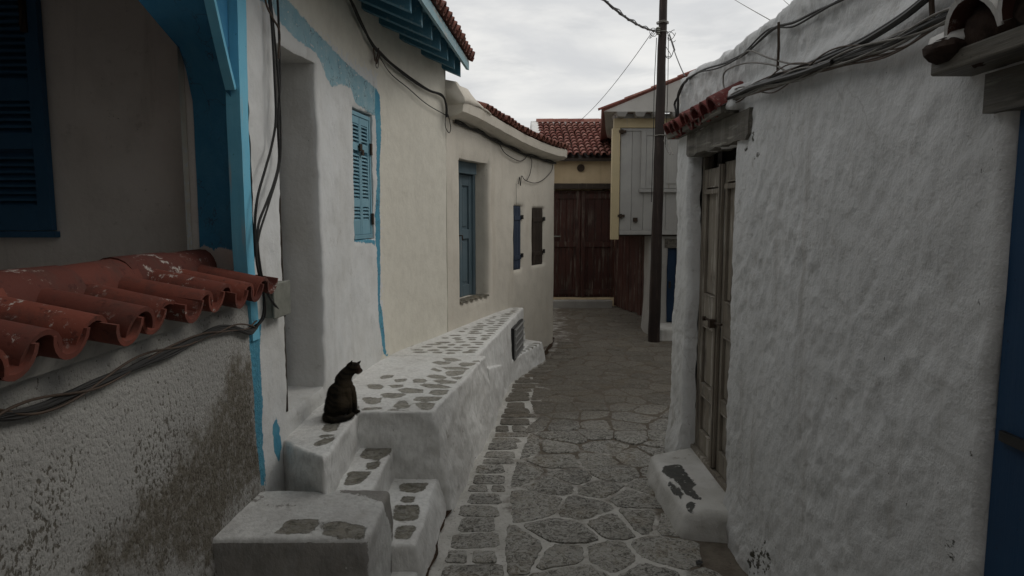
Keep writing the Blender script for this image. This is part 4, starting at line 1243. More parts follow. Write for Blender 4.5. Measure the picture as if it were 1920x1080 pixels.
# whitewashed sill stone below the grey door
SI = thing('door_step', 'thick whitewashed step worn to dark stone on top, below the weathered grey door', 'step', (1.05, 4.0, 0))
def px5(L_): return [(lambda p: (p.x, p.y))(at_z(1200+x/3.6, 780+y/3.6, .16)) for x, y in L_]
worn = Mask([px5([(145, 372), (165, 335), (275, 325), (318, 392), (380, 458), (352, 492), (430, 570), (370, 560), (300, 520), (255, 450), (185, 412)]),
             px5([(170, 420), (240, 470), (300, 530), (270, 545), (220, 505)]), px5([(310, 590), (350, 575), (385, 600), (350, 640), (310, 640)])])
soft_block('step_block', [(.885, 3.50), (1.28, 3.46), (1.28, 4.62), (.885, 4.44)], [(.935, 3.53), (1.28, 3.47), (1.28, 4.58), (.915, 4.40)], -.05, .16, M_sill, SI, r=.035, res=.02, amp=.010, freq=9, seed=23, masks={'worn': worn})

# ================================================================== FAR END: BACK HOUSE, GATE, FENCE
BH = thing('back_house', 'cream house closing the lane, with a red tiled roof above a dark brown double gate', 'house', (1.4, 12.9, 0))
BP = Path([(-1.0, 12.86), (3.4, 12.80)], -1, smooth=False)
# facing the camera: outward is -Y
g0 = .62; g1 = 1.98
BP = Path([(-1.0, 12.84), (4.2, 12.80)], 1, smooth=False)
bs = lambda x: x+1.0
wall('wall', BP, 0, BP.L, 0, 2.78, M_cream, BH, openings=[(bs(g0), bs(1.93), .16, 2.20, .12)], res=.09, disp=lambda s, z: .012*nz(s, z, 0, 2, 41), thick=.3, r=.02, cap=True, rt=.02)
mb = MB(); r3 = random.Random(4)
mb.box((g0-.05, 12.60, -.03), (1.87, 12.78, .135)); st = mb.build('gate_step', M_conc, BH, bevel=.015)
for s in (0, 1):
    xa = g0+.01+s*.665; xb = xa+.655; mb = MB()
    k = 0
    for i in range(5):
        mb.box((xa+i*.131, 12.90, .17), (xa+(i+1)*.131-.004, 12.94, 2.17), 0, r3.random())
    for z in (.22, 1.12, 2.02): mb.box((xa+.01, 12.875, z), (xb-.01, 12.899, z+.10))
    mb.box((xa, 12.87, .17), (xa+.08, 12.899, 2.17)); mb.box((xb-.08, 12.87, .17), (xb, 12.899, 2.17))
    g = mb.build('gate', M_gate, BH, bevel=.004)
    if s == 0:
        m2 = MB(); m2.tube([(xa+.10, 12.86, 1.32), (xa+.28, 12.86, 1.32)], .012); m2.build('gate_bolt', M_conc if False else M_box, g)
mb = MB(); mb.box((g0-.1, 12.74, 2.2), (1.98, 12.95, 2.30)); mb.build('lintel', M_brown, BH, bevel=.006)
mb = MB()
p = at_y(1089, 315, 12.81); mb.tube([p+Vector((0, .02, 0)), p-Vector((0, .02, 0))], .07, 14); mb.build('vent', M_rust, BH)
# roof
mb = MB()
XL, XR = .52, 4.2; ZE, ZR, YE, YR = 2.76, 3.66, 12.62, 15.0
mb.hexa([(XL, YE+.05, ZE-.06), (XR, YE+.05, ZE-.06), (XR, YR, ZR-.06), (XL, YR, ZR-.06), (XL, YE+.05, ZE-.01), (XR, YE+.05, ZE-.01), (XR, YR, ZR-.01), (XL, YR, ZR-.01)])
mb.hexa([(XL, YR, ZR-.06), (XR, YR, ZR-.06), (XR, 17.4, ZE-.06), (XL, 17.4, ZE-.06), (XL, YR, ZR), (XR, YR, ZR), (XR, 17.4, ZE), (XL, 17.4, ZE)])
br = mb.build('roof', M_brown, BH)
mb = MB(); nrow = 12
x_ = XL+.07
while x_ < 2.6:
    for k in range(nrow):
        t0, t1 = k/nrow, (k+1.12)/nrow
        y0_, y1_ = YE+(YR-YE)*t0, YE+(YR-YE)*min(1, t1); z0_, z1_ = ZE+(ZR-ZE)*t0, ZE+(ZR-ZE)*min(1, t1)
        jx = r3.uniform(-.008, .008)
        mb.tile((x_+jx, y1_, z1_+.02), (x_+jx, y0_, z0_+.045), .047, .058, th=.012, tone=r3.random(), n=7)
    x_ += .122
mb.build('roof_tiles', M_tile_far, br, smooth=True, wob=.012)
mb = MB(); x_ = XL
while x_ < 2.6:
    mb.tile((x_, YR, ZR+.04), (x_+.36, YR, ZR+.035), .075, .085, th=.014, tone=r3.random(), n=8); x_ += .33
mb.build('ridge_tiles', M_tile_far, br, smooth=True)
vs_ = soft_block('verge', [(XL-.12, YE+.0), (XL+.10, YE+.0), (XL+.12, YR+.05), (XL-.10, YR+.05)], [(XL-.12, YE), (XL+.04, YE), (XL+.10, YR+.05), (XL-.12, YR+.05)], 2.3, [ZE+.08, ZE+.07, ZR+.08, ZR+.08], M_step, br, r=.03, res=.09, amp=.03, freq=5)
mb = MB(); mb.box((XL, YR-.10, ZR-.03), (2.6, YR-.02, ZR+.035)); const_attr(mb.build('ridge_mortar', M_step, br), stone=-.2)
# plank fence between the gate and the oriel
PF = thing('plank_fence', 'dark brown upright plank fence beside the gate, below the boarded oriel', 'fence', (2.0, 11.8, 0))
def plank_run(name, p, q, n, z1, mat=M_gate):
    mb = MB(); d = (Vector(q)-Vector(p)); L = d.length; d.normalize(); nrm = Vector((d.y, -d.x, 0))
    f = (Vector(p), d, nrm)
    for i in range(n):
        mb.fbox(f, i*L/n, (i+1)*L/n-.006, .01+r3.uniform(0, .03), z1, -.02, .005+r3.uniform(-.004, .004), 0, r3.random())
    mb.fbox(f, 0, L, .25, .33, -.05, -.021); mb.fbox(f, 0, L, z1-.3, z1-.22, -.05, -.021)
    return mb.build(name, mat, PF, bevel=.003)
plank_run('planks', (1.92, 12.74, 0), (2.235, 11.42, 0), 10, 1.40)
plank_run('planks', (2.245, 11.41, 0), (2.06, 10.3, 0), 7, 1.40)

# ================================================================== FAR END: ORIEL HOUSE
OH = thing('oriel_house', 'house with a white boarded oriel on yellow posts under a red edged gable', 'house', (2.3, 10.5, 0))
YF = 9.75
XA = at_y(1147, 330, YF).x
zB = at_y(1200, 440, YF).z; zP = at_y(1200, 240, YF).z; zT = at_y(1200, 222, YF).z; zJ = at_y(1200, 213, YF).z
def XX(u, v=330, y=YF): return at_y(u, v, y).x
# ground floor wall
GP = Path([(2.02, 10.4), (1.975, 9.96), (1.99, 9.86), (2.04, 9.83), (2.4, 9.83), (4.6, 9.9)], 1, smooth=False)
dx0 = .44+.12+XX(1251, 560, 9.83)-2.04; 
sD = [s for s in [GP.hit(1250, 560)[0]]][0]
wall('lower_wall', GP, 0, GP.L, 0, zB+.02, M_conc, OH, openings=[(sD, sD+.75, .16, 1.25, .06)], res=.06, disp=lambda s, z: .01*nz(s, z, 0, 3, 51)+.03*(1-sst(0, .5, z)), thick=.3, r=.02, rt=.02)  # whitish wall; its shade is put into the darker grey material
fr, L = frame(GP, sD, sD+.75, .17, -.05); mb = MB(); mb.fbox(fr, 0, L, 0, 1.08, -.04, 0)
for k in range(6): mb.fbox(fr, .004+k*L/6, (k+1)*L/6-.01, .01, 1.07, 0, .012)
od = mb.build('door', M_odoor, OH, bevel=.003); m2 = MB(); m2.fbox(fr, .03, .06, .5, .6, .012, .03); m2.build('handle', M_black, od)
mb = MB(); mb.fbox((fr[0], fr[1], fr[2]), -.05, L+.05, 1.09, 1.22, -.03, .06); mb.build('lintel', M_lintel, OH, bevel=.004)
stp = soft_block('door_step', [(XX(1236, 640, 9.3), 9.28), (3.0, 9.28), (3.0, 9.9), (XX(1236, 640, 9.3), 9.9)], [(XX(1238, 620, 9.3), 9.3), (3.0, 9.3), (3.0, 9.9), (XX(1238, 620, 9.3), 9.9)], -.05, .165, M_far, OH, r=.03, seed=31)
# oriel box (its left side splays back to the gate)
YBk = 12.6; XBk = XA/YF*YBk+.06
mb = MB(); mb.hexa([(XA+.01, YF+.04, zB-.02), (4.6, YF+.04, zB-.02), (4.6, YBk, zB-.02), (XBk, YBk, zB-.02), (XA+.01, YF+.04, zB+.05), (4.6, YF+.04, zB+.05), (4.6, YBk, zB+.05), (XBk, YBk, zB+.05)])
mb.build('oriel_floor', M_brown, OH)
mb = MB(); r6 = random.Random(12)
x_ = XX(1163)
seams = [x_]
while x_ < 4.5:
    x2 = x_+r6.choice([.155, .165, .17]); mb.box((x_+.002, YF+.02, zB+.065), (x2-.002, YF+.055, zP-.04), 0, r6.random()); x_ = x2
for k in range(12):
    a = Vector((XA+.02, YF+.1, 0)).lerp(Vector((XBk, YBk, 0)), k/12); b = Vector((XA+.02, YF+.1, 0)).lerp(Vector((XBk, YBk, 0)), (k+1)/12-.003)
    mb.hexa([(a.x, a.y, zB), (a.x+.03, a.y, zB), (b.x+.03, b.y, zB), (b.x, b.y, zB), (a.x, a.y, zP), (a.x+.03, a.y, zP), (b.x+.03, b.y, zP), (b.x, b.y, zP)], 0, r6.random())
mb.build('oriel_boards', M_board, OH, bevel=.003)
mb = MB(); mb.box((XX(1163), YF-.005, zB-.0), (4.5, YF+.05, zB+.062)); mb.box((XX(1163), YF+.004, zP-.04), (4.5, YF+.05, zP-.003)); mb.build('oriel_rail', M_board, OH, bevel=.004)
mb = MB(); mb.box((XA, YF-.02, zB-.07), (XX(1161.5), YF+.09, zP)); mb.build('corner_post', M_yellow, OH, bevel=.006)
mb = MB(); mb.box((XA+.02, YF-.01, zP+.002), (4.5, YF+.08, zT)); mb.build('top_beam', M_yellow, OH, bevel=.005)
# oriel window shutter
xa, xb, za, zb_ = XX(1202, 300), XX(1202, 300)+.62, at_y(1200, 354, YF).z, at_y(1200, 245, YF).z
mb = MB()
mb.box((xa, YF-.012, za), (xa+.07, YF+.018, zb_)); mb.box((xb-.07, YF-.012, za), (xb, YF+.018, zb_)); mb.box((xa-.02, YF-.03, za-.05), (xb+.02, YF+.018, za-.003)); mb.box((xa+.07, YF-.012, zb_-.07), (xb-.07, YF+.018, zb_))
ow = mb.build('window', M_board, OH, bevel=.004)
for s in (0, 1):
    a = xa+.073+s*(xb-xa-.14)/2; b = a+(xb-xa-.15)/2; mb = MB()
    mb.box((a, YF-.004, za+.003), (b, YF+.014, zb_-.073)); mb.box((a+.05, YF-.012, za+.07), (b-.05, YF-.004, zb_-.14)); mb.build('shutter', M_board, ow, bevel=.003)
for (u, v) in ((1166, 247), (1163, 405)):
    m2 = MB(); p = at_y(u, v, YF-.01); m2.box((p.x-.04, YF-.03, p.z-.015), (p.x+.06, YF+.018, p.z+.02)); m2.box((p.x-.01, YF-.035, p.z-.03), (p.x+.02, YF+.018, p.z+.03))
    m2.build('hinge', M_rust, OH)
m2 = MB(); p = at_y(1191, 412, YF); m2.box((p.x-.03, YF-.02, p.z-.03), (p.x+.03, YF+.018, p.z+.03))
m2.build('latch', M_rust, OH)
for u in (1152, 1186, 1218, 1254, 1300):
    mb = MB(); p = XX(u, 215); w_ = .11; mb.hexa([(p+.03, YF-.16, zT+.003), (p+w_+.02, YF-.16, zT+.003), (p+w_+.02, YF+.3, zT+.003), (p+.03, YF+.3, zT+.003), (p, YF-.19, zJ), (p+w_+.05, YF-.19, zJ), (p+w_+.05, YF+.3, zJ), (p, YF+.3, zJ)])
    mb.build('joist', M_board, OH, bevel=.004)
mb = MB(); mb.box((XA+.03, YF+.0, zT+.0005), (4.5, YF+.06, zJ-.002)); mb.build('eave_board', M_board, OH)
# gable, soffit and roof
YG = YF-.18
gA = at_y(1131, 212, YG); gS = .405
gz = lambda x: at_y(1127, 206, YG).z-.03+(x-at_y(1127, 206, YG).x)*gS
mb = MB(); xr = 3.4; x0_ = gA.x
mb.hexa([(x0_+.10, YG, zJ+.002), (xr, YG, zJ+.002), (xr, YG+.12, zJ+.002), (x0_+.10, YG+.12, zJ+.002), (x0_, YG, gz(x0_)), (xr, YG, gz(xr)), (xr, YG+.12, gz(xr)), (x0_, YG+.12, gz(x0_))])
mb.hexa([(xr, YG, zJ+.002), (xr+2, YG, zJ+.002), (xr+2, YG+.12, zJ+.002), (xr, YG+.12, zJ+.002), (xr, YG, gz(xr)), (xr+2, YG, gz(xr)-2*gS), (xr+2, YG+.12, gz(xr)-2*gS), (xr, YG+.12, gz(xr))])
mb.build('gable', M_far, OH)
mb = MB(); mb.hexa([(XA-.12, YG+.12, zJ+.004), (XA+.2, YG+.12, zJ+.004), (XBk+.2, 13, zJ+.004), (XBk-.05, 13, zJ+.004), (XA-.16, YG+.12, zJ+.03), (XA+.2, YG+.12, zJ+.03), (XBk+.2, 13, zJ+.03), (XBk-.1, 13, zJ+.03)])
mb.build('soffit', M_far, OH)
mb = MB()
xe = at_y(1127, 206, YG).x
mb.hexa([(xe+.02, YG+.0, gz(xe)+.004), (xr, YG+.0, gz(xr)+.004), (xr, 14, gz(xr)+.004), (xe+.55, 14, gz(xe)+.004), (xe, YG-.03, gz(xe)+.03), (xr, YG-.03, gz(xr)+.03), (xr, 14, gz(xr)+.03), (xe+.55, 14, gz(xe)+.03)])
mb.hexa([(xr, YG, gz(xr)+.004), (xr+2.1, YG, gz(xr)-.85), (xr+2.1, 14, gz(xr)-.85), (xr, 14, gz(xr)+.004), (xr, YG-.03, gz(xr)+.03), (xr+2.1, YG-.03, gz(xr)-.82), (xr+2.1, 14, gz(xr)-.82), (xr, 14, gz(xr)+.03)])
orf = mb.build('roof', M_tile_far, OH)
mb = MB(); x_ = xe-.03
while x_ < xr:
    mb.tile((x_+.44, YG+.02, gz(x_+.44)+.025), (x_, YG+.02, gz(x_)+.038), .026, .030, th=.010, tone=r3.random(), n=8); x_ += .36
mb.build('verge_tiles', M_tile_far, orf, smooth=True)

# ================================================================== UNSEEN BLOCKS ADDED FOR SHADE, BEHIND THE VIEWER AND TO THE RIGHT
BW = thing('rear_shade_block', 'unseen plastered block added over the lane behind the viewer to shade the near steps', 'house', (0, -3, 0))  # added out of view to darken the platform front and near steps
def plain_block(name, a, b, par, mat):
    x0, y0, z0 = a; x1, y1, z1 = b
    return soft_block(name, [(x0, y0), (x1, y0), (x1, y1), (x0, y1)], [(x0, y0), (x1, y0), (x1, y1), (x0, y1)], z0, z1, mat, par, r=.03, res=.3, amp=.012, freq=3, seed=len(name)+3)
plain_block('upper_storey', (-4.6, -6.5, 2.3), (4.6, -.45, 5.4), BW, M_far)
plain_block('end_wall', (-1.5, -6.4, 0), (1.5, -6.0, 2.65), BW, M_far)
SHs = thing('side_shade_block', 'unseen plastered block added behind the lumpy cottage to shade the far lane', 'house', (5, 7.4, 0))  # added, hidden by the right cottage; keeps the sun off the far street
plain_block('wall', (3.3, 5.9, 0), (7.5, 9.3, 3.3), SHs, M_far)
mb = MB(); mb.hexa([(3.1, 5.7, 3.28), (7.7, 5.7, 3.28), (7.7, 9.45, 3.28), (3.1, 9.45, 3.28), (5.2, 5.7, 4.1), (5.6, 5.7, 4.1), (5.6, 9.45, 4.1), (5.2, 9.45, 4.1)]); mb.build('roof', M_tile_far, SHs)

# ================================================================== UTILITY POLE AND OVERHEAD WIRES
PO = thing('utility_pole', 'tall dark brown wooden utility pole leaning slightly beside the boarded oriel', 'utility pole', (1.93, 9.25, 0))
pb_ = at_z(1226, 641, 0.0); pt_ = at_y(1243.5, 0, pb_.y)
dirp = (pt_-pb_)/pt_.z
mb = MB(); P_ = [pb_+dirp*z for z in [-.1+.25*i for i in range(29)]]
mb.tube(P_, [.083-.0032*i*.25*2.2 for i in range(29)], 18, tone=.3)
mb.build('shaft', M_pole, PO, smooth=True, wob=.008)
def onpole(z, ang=0, r=.075): 
    p = pb_+dirp*z; return p+Vector((math.cos(ang)*r, math.sin(ang)*r, 0))
zc = at_y(1238, 58, 9.25).z
mb = MB()
for z, r0 in ((zc+.10, .076), (zc+.085, .076), (zc-.03, .077), (at_y(1238, 255, 9.25).z, .079)):
    mb = MB(); mb.tube([onpole(z+.004*math.sin(a*3), a, r0) for a in [2*math.pi*k/16 for k in range(17)]], .006, 5); mb.build('wire_clamp', M_cable_g, PO)
mb = MB(); p = onpole(zc-.02, R(225), .10)
for k in range(4): mb.tube([p+Vector((0, 0, -.05+k*.025)), p+Vector((0, 0, -.035+k*.025))], [.030, .022], 10)
mb.tube([onpole(zc-.02, R(225), .06), p], .01); mb.build('insulator', M_box, PO)
def sagline(a, b, sag, n=24):
    a, b = Vector(a), Vector(b)
    return [a.lerp(b, i/n)-Vector((0, 0, sag*4*(i/n)*(1-i/n))) for i in range(n+1)]
def wire(label, pts, r, mat=M_cable, name='overhead_wire', cat='wire', group=None, extra=None):
    mb = MB(); mb.tube(pts, r, 6)
    for e in (extra or []): mb.tube(e[0], e[1], 5)
    o = mb.build(name, mat, None, origin=pts[0]); return tag(o, label, cat, group)
top = onpole(zc-.02, R(200), .09)
w1 = sagline(top, at_y(1118, -14, 6.0), .06, 30)
wire('thick twisted overhead cable running up left from the utility pole', w1, .011, extra=[([p+Vector((.012*math.sin(i*1.7), 0, .012*math.cos(i*1.7))) for i, p in enumerate(w1)], .007), ([p+Vector((.010*math.sin(i*.9), 0, .014+.012*math.cos(i*.9))) for i, p in enumerate(w1)], .005)])
wire('thin overhead wire slanting down from the pole to the back house ridge', sagline(onpole(zc+.0, R(190), .12), at_y(1084, 229, 14.98), .10), .0045)
wire('overhead wire dropping right from the pole towards the cottage parapet', sagline(onpole(zc-.06, R(-10), .09), at_y(1284, 143, 6.2), .03), .0055,
     extra=[([onpole(zc-.06, R(-10), .09), at_y(1262, 85, 9.1), at_y(1265, 95, 9.1)], .010), (catmull([at_y(1264, 92, 9.1), at_y(1258, 107, 9.15), at_y(1250, 108, 9.2), at_y(1247, 98, 9.22)], 6), .005), (catmull([at_y(1249, 88, 9.2), at_y(1258, 104, 9.18), at_y(1250, 106, 9.2)], 6), .004)])
wire('faint overhead wire crossing the sky at top right, lower of the two', sagline(at_y(1340, -25, 11), at_y(1452, 42, 3.4), .01), .0022, M_cable_g)
wire('faint overhead wire at the very top right edge of the sky', sagline(at_y(1455, -15, 11), at_y(1500, 26, 3.2), .01), .0022, M_cable_g)
mb = MB()
for k in range(4):
    a0 = k*1.3; c = onpole(zc-.03-.02*k, R(190 if k < 2 else -15), .12)
    mb.tube([c+Vector((math.cos(a)*.05, math.sin(a)*.03, math.sin(a+a0)*.06)) for a in [2*math.pi*i/14 for i in range(13)]], .004, 5)
mb.tube(catmull([onpole(zc-.1, R(195), .08), onpole(zc-.7, R(185), .088), onpole(zc-1.3, R(182), .083), onpole(1.9, R(180), .085)], 8), .005, 5)
mb.tube(catmull([onpole(zc-.1, R(-10), .08), onpole(zc-.8, R(-5), .09), onpole(zc-1.5, R(0), .082)], 8), .0045, 5)
mb.build('looped_wire', M_cable, PO)
mb = MB(); zz = at_y(1238, 255, 9.25).z
mb.tube(catmull([onpole(zz, R(200), .085), onpole(zz+.0, R(300), .095), at_y(1250, 254, 9.0), at_y(1256, 278, 8.9), at_y(1262, 290, 8.8)], 6), .007, 5)
mb.tube(catmull([at_y(1244, 262, 9.1), at_y(1250, 280, 9.05), at_y(1256, 290, 9.0), at_y(1258, 285, 9.0)], 6), .004, 5)
mb.build('wire_tail', M_cable_g, PO)

# ================================================================== CABLES ON THE WALLS
def on_wall_line(path, px, off, n=8, droop=0.):
    pts = []
    for q in px:
        o = off if len(q) < 3 else q[2]
        pts.append(path.at(q[0], q[1], o))
    return catmull(pts, n)
rc = random.Random(77)
def bundle(path, px, off, count, r, spread, mats=None, n=8):
    """several cables laid side by side that cross over each other along the run"""
    base_ = on_wall_line(path, px, off, n); out = []
    for k in range(count):
        ph = rc.uniform(0, 6.28); f1 = rc.uniform(.25, .7); a = rc.uniform(.3, 1)*spread
        pts = [p+Vector((nz(i*.11, k, 0, 1, 3)*a*.4, nz(i*.13, k, 2, 1, 5)*a*.3, math.sin(ph+i*f1*.35)*a+nz(i*.09, k, 7, 1, 6)*a*.8)) for i, p in enumerate(base_)]
        out.append((pts, rc.choice(r)))
    return out
def cable_thing(label, groups, name='cable_bundle', group=None, mats=(M_cable, M_cable_g, M_cable_b)):
    mb = MB(); first = None
    for gi, (lines, mi) in enumerate(groups):
        for pts, r in lines:
            first = first or pts[0]
            mb.tube(pts, r, 6, mi if mi is not None else rc.choice([0, 0, 0, 1, 2]))
    o = mb.build(name, list(mats), None, smooth=True, origin=first); return tag(o, label, 'cable', group)
L1 = [(-60, 800), (0, 780), (70, 765), (160, 728), (250, 690), (330, 655), (390, 626), (430, 614), (465, 622), (482, 612)]
cable_thing('sagging bundle of black cables pinned along the rough wall below the red tiles',
    [(bundle(LP, L1, .025, 7, [.006, .007, .005], .012), 0), (bundle(LP, [(p[0], p[1]-2) for p in L1], .03, 2, [.004], .028), 2)])
v1 = [(500, -30, .03), (509, 40, .04), (515, 150, .05), (517, 225, .05), (509, 275, .045), (498, 315, .05), (482, 375, .05), (478, 440, .05), (483, 500, .06), (495, 555, .07), (496, 592, .05), (482, 612, .03)]
v2 = [(518, -30, .03), (522, 30, .045), (525, 150, .05), (521, 230, .05), (523, 300, .045), (513, 345, .05), (499, 382, .05), (484, 425, .05), (485, 480, .06), (497, 540, .075), (520, 578, .06), (534, 592, .04)]
v3 = [(504, -30, .03), (513, 50, .045), (522, 150, .055), (526, 240, .05), (524, 310, .05), (503, 385, .055), (486, 440, .055), (481, 490, .06), (494, 545, .07), (493, 590, .055), (478, 615, .03)]
cable_thing('black cables hanging down the white wall beside the deep doorway to the grey box',
    [([(on_wall_line(LP, v, .04, 8), .006) for v in (v1, v2)], 0), ([(on_wall_line(LP, v3, .05, 8), .005)], 0), ([(on_wall_line(LP, [(492, -30, .04), (500, 10, .05), (512, 35, .05), (524, 60, .05), (522, 110, .05)], .04, 8), .005)], 2)])
JB = thing('junction_box', 'small grey green junction box on the white wall where black cables end', 'electrical box', tuple(LP.at(518, 565, 0)))
s_a, zq0 = LP.hit(492, 600); s_b, zq1 = LP.hit(521, 532)
fr, L = frame(LP, s_a, s_b, 1.245, 0)
mb = MB(); mb.fbox(fr, 0, L, 0, .165, -.01, .05); mb.build('body', M_box, JB, bevel=.008)
mb = MB(); mb.fbox(fr, -.004, L+.004, -.004, .169, .051, .064); mb.build('lid', M_box, JB, bevel=.006)
L3 = [(640, -30), (660, 5), (676, 40), (697, 80), (712, 100), (735, 122), (770, 146), (805, 168), (828, 180), (836, 195), (838, 218)]
cable_thing('tangled cable bundle drooping across the tall white house wall below the teal eaves',
    [(bundle(LP, L3, .035, 5, [.009, .007, .006], .012), 0), ([(on_wall_line(LP, [(700, 85), (730, 135), (765, 165), (800, 195), (836, 216)], .03), .004)], 0),
     ([(on_wall_line(LP, [(700, 90), (704, 115), (710, 90), (706, 120), (714, 97)], .04), .005)], 2), ([(on_wall_line(LP, [(704, 100), (705, 124), (709, 125), (710, 98)], .035), .0035)], 1),
     ([(on_wall_line(LP, [(836, 210), (835, 236), (842, 249), (845, 238), (840, 214)], .03), .004)], 0)])
eav = [LPC.pt(s, ze(s)-.045-.012*abs(math.sin((s-sE)*4))*1, .03) for s in [sE+.15+i*(sF-sE-.1)/40 for i in range(41)]]
cable_thing('thin black cable under the low cottage cornice with a loose loop over the windows',
    [([(eav, .013)], 0), ([([p+Vector((0, 0, .015+.01*math.sin(i*.9))) for i, p in enumerate(eav)], .007)], 0),
     ([(on_wall_line(LP, [(933, 262), (945, 285), (962, 297), (975, 302), (984, 298), (990, 291), (997, 302), (994, 325), (988, 338)], .025), .0045)], 0),
     ([(on_wall_line(LP, [(1037, 302), (1034, 320), (1020, 336), (1003, 343), (985, 338), (978, 330), (976, 348), (974, 332), (972, 345)], .025), .0045)], 0),
     ([(on_wall_line(LP, [(968, 345), (968, 365), (968, 384)], .02), .003)], 1)])
K1 = [(1960, -45), (1880, -15), (1800, 18), (1720, 52), (1640, 88), (1560, 116), (1500, 138), (1450, 152), (1410, 164), (1380, 178), (1345, 194), (1310, 210), (1282, 226), (1266, 240), (1256, 254)]
cable_thing('heavy bundle of black and grey cables along the right cottage wall above the door canopy',
    [(bundle(RP, K1[:11], .05, 6, [.006, .0045, .0075], .013), 0), (bundle(RP, [(a, b+6) for a, b in K1[1:10]], .045, 4, [.005, .0065], .014), 2), (bundle(RP, [(a, b+4) for a, b in K1[3:11]], .05, 3, [.0045], .016), 1),
     (bundle(RP, [(a, b+3) for a, b in K1[2:11]], .045, 5, [.003, .0022], .045), 2), (bundle(RP, [(a, b+1) for a, b in K1[:11]], .055, 2, [.004], .03), 1),
     ([(on_wall_line(RP, [(a, b, .06+.02*(i > 9)) for i, (a, b) in enumerate(K1[5:14])], .06), .009), (on_wall_line(RP, [(a, b-4, .05+.02*(i > 9)) for i, (a, b) in enumerate(K1[5:13])], .05), .006)], 0)])
K2 = [(1790, -40), (1745, -8), (1700, 28), (1655, 58), (1610, 84), (1560, 106), (1510, 128), (1470, 142), (1430, 160)]
cable_thing('straight black cable crossing above the heavy bundle on the right cottage wall',
    [([(on_wall_line(RP, K2, .035), .010), (on_wall_line(RP, [(a, b-7) for a, b in K2], .03), .0055)], 0), ([(on_wall_line(RP, [(1560, 112), (1490, 120), (1440, 108), (1405, 95), (1385, 110)], .03), .004), (on_wall_line(RP, [(1475, 135), (1450, 122), (1400, 118), (1362, 132), (1356, 152), (1360, 168), (1374, 176)], .03), .0045)], 1)])
K3 = [(1620, -30), (1580, 0), (1530, 26), (1490, 44), (1455, 52), (1425, 72), (1390, 102), (1350, 122), (1315, 136), (1288, 150)]
cable_thing('dark cable along the parapet top of the lumpy cottage and down its corner',
    [(bundle(RP, K3, .0, 3, [.0055, .0045], .010), 0), ([(on_wall_line(RP, [(1288, 150), (1278, 162), (1270, 178), (1268, 195), (1266, 210), (1264, 232), (1258, 250)], .02), .009), (on_wall_line(RP, [(1282, 156), (1272, 180), (1265, 195), (1268, 215), (1263, 240)], .045), .008)], 0)])
mb = MB()
for pts in ([(1460, 42), (1460, 90), (1458, 132)], ):
    mb.tube([RP.at(u, v, .03) for u, v in pts], .006, 6)
tag(mb.build('hanger_rod', M_rust, None, origin=RP.at(1460, 90, .03)), 'rusty upright rod holding cables on the right parapet, nearer the grey door', 'rod')
mb = MB(); mb.tube([RP.at(u, v, .03) for u, v in [(1746, -12), (1747, 10), (1748, 32)]], .008, 6)
tag(mb.build('hanger_rod', M_rust, None, origin=RP.at(1747, 10, .03)), 'short rusty rod above the cable bundle, close to the limed tile canopy', 'rod')

# small scrap on the paving
mb = MB(); p = at_z(1311, 1055, .014)
mb.add([p+Vector((a, b, c)) for a, b, c in ((-.02, -.01, .0), (.012, -.018, .006), (.024, .008, .0), (.002, .005, .012), (-.012, .018, .002), (-.004, .0, .014))], [(0, 1, 3, 5), (1, 2, 3), (3, 4, 5), (5, 4, 0), (2, 4, 3)])
tag(mb.build('leaf_scrap', M_black, None, origin=p), 'small black dry leaf scrap on the paving near the right wall foot', 'leaf')

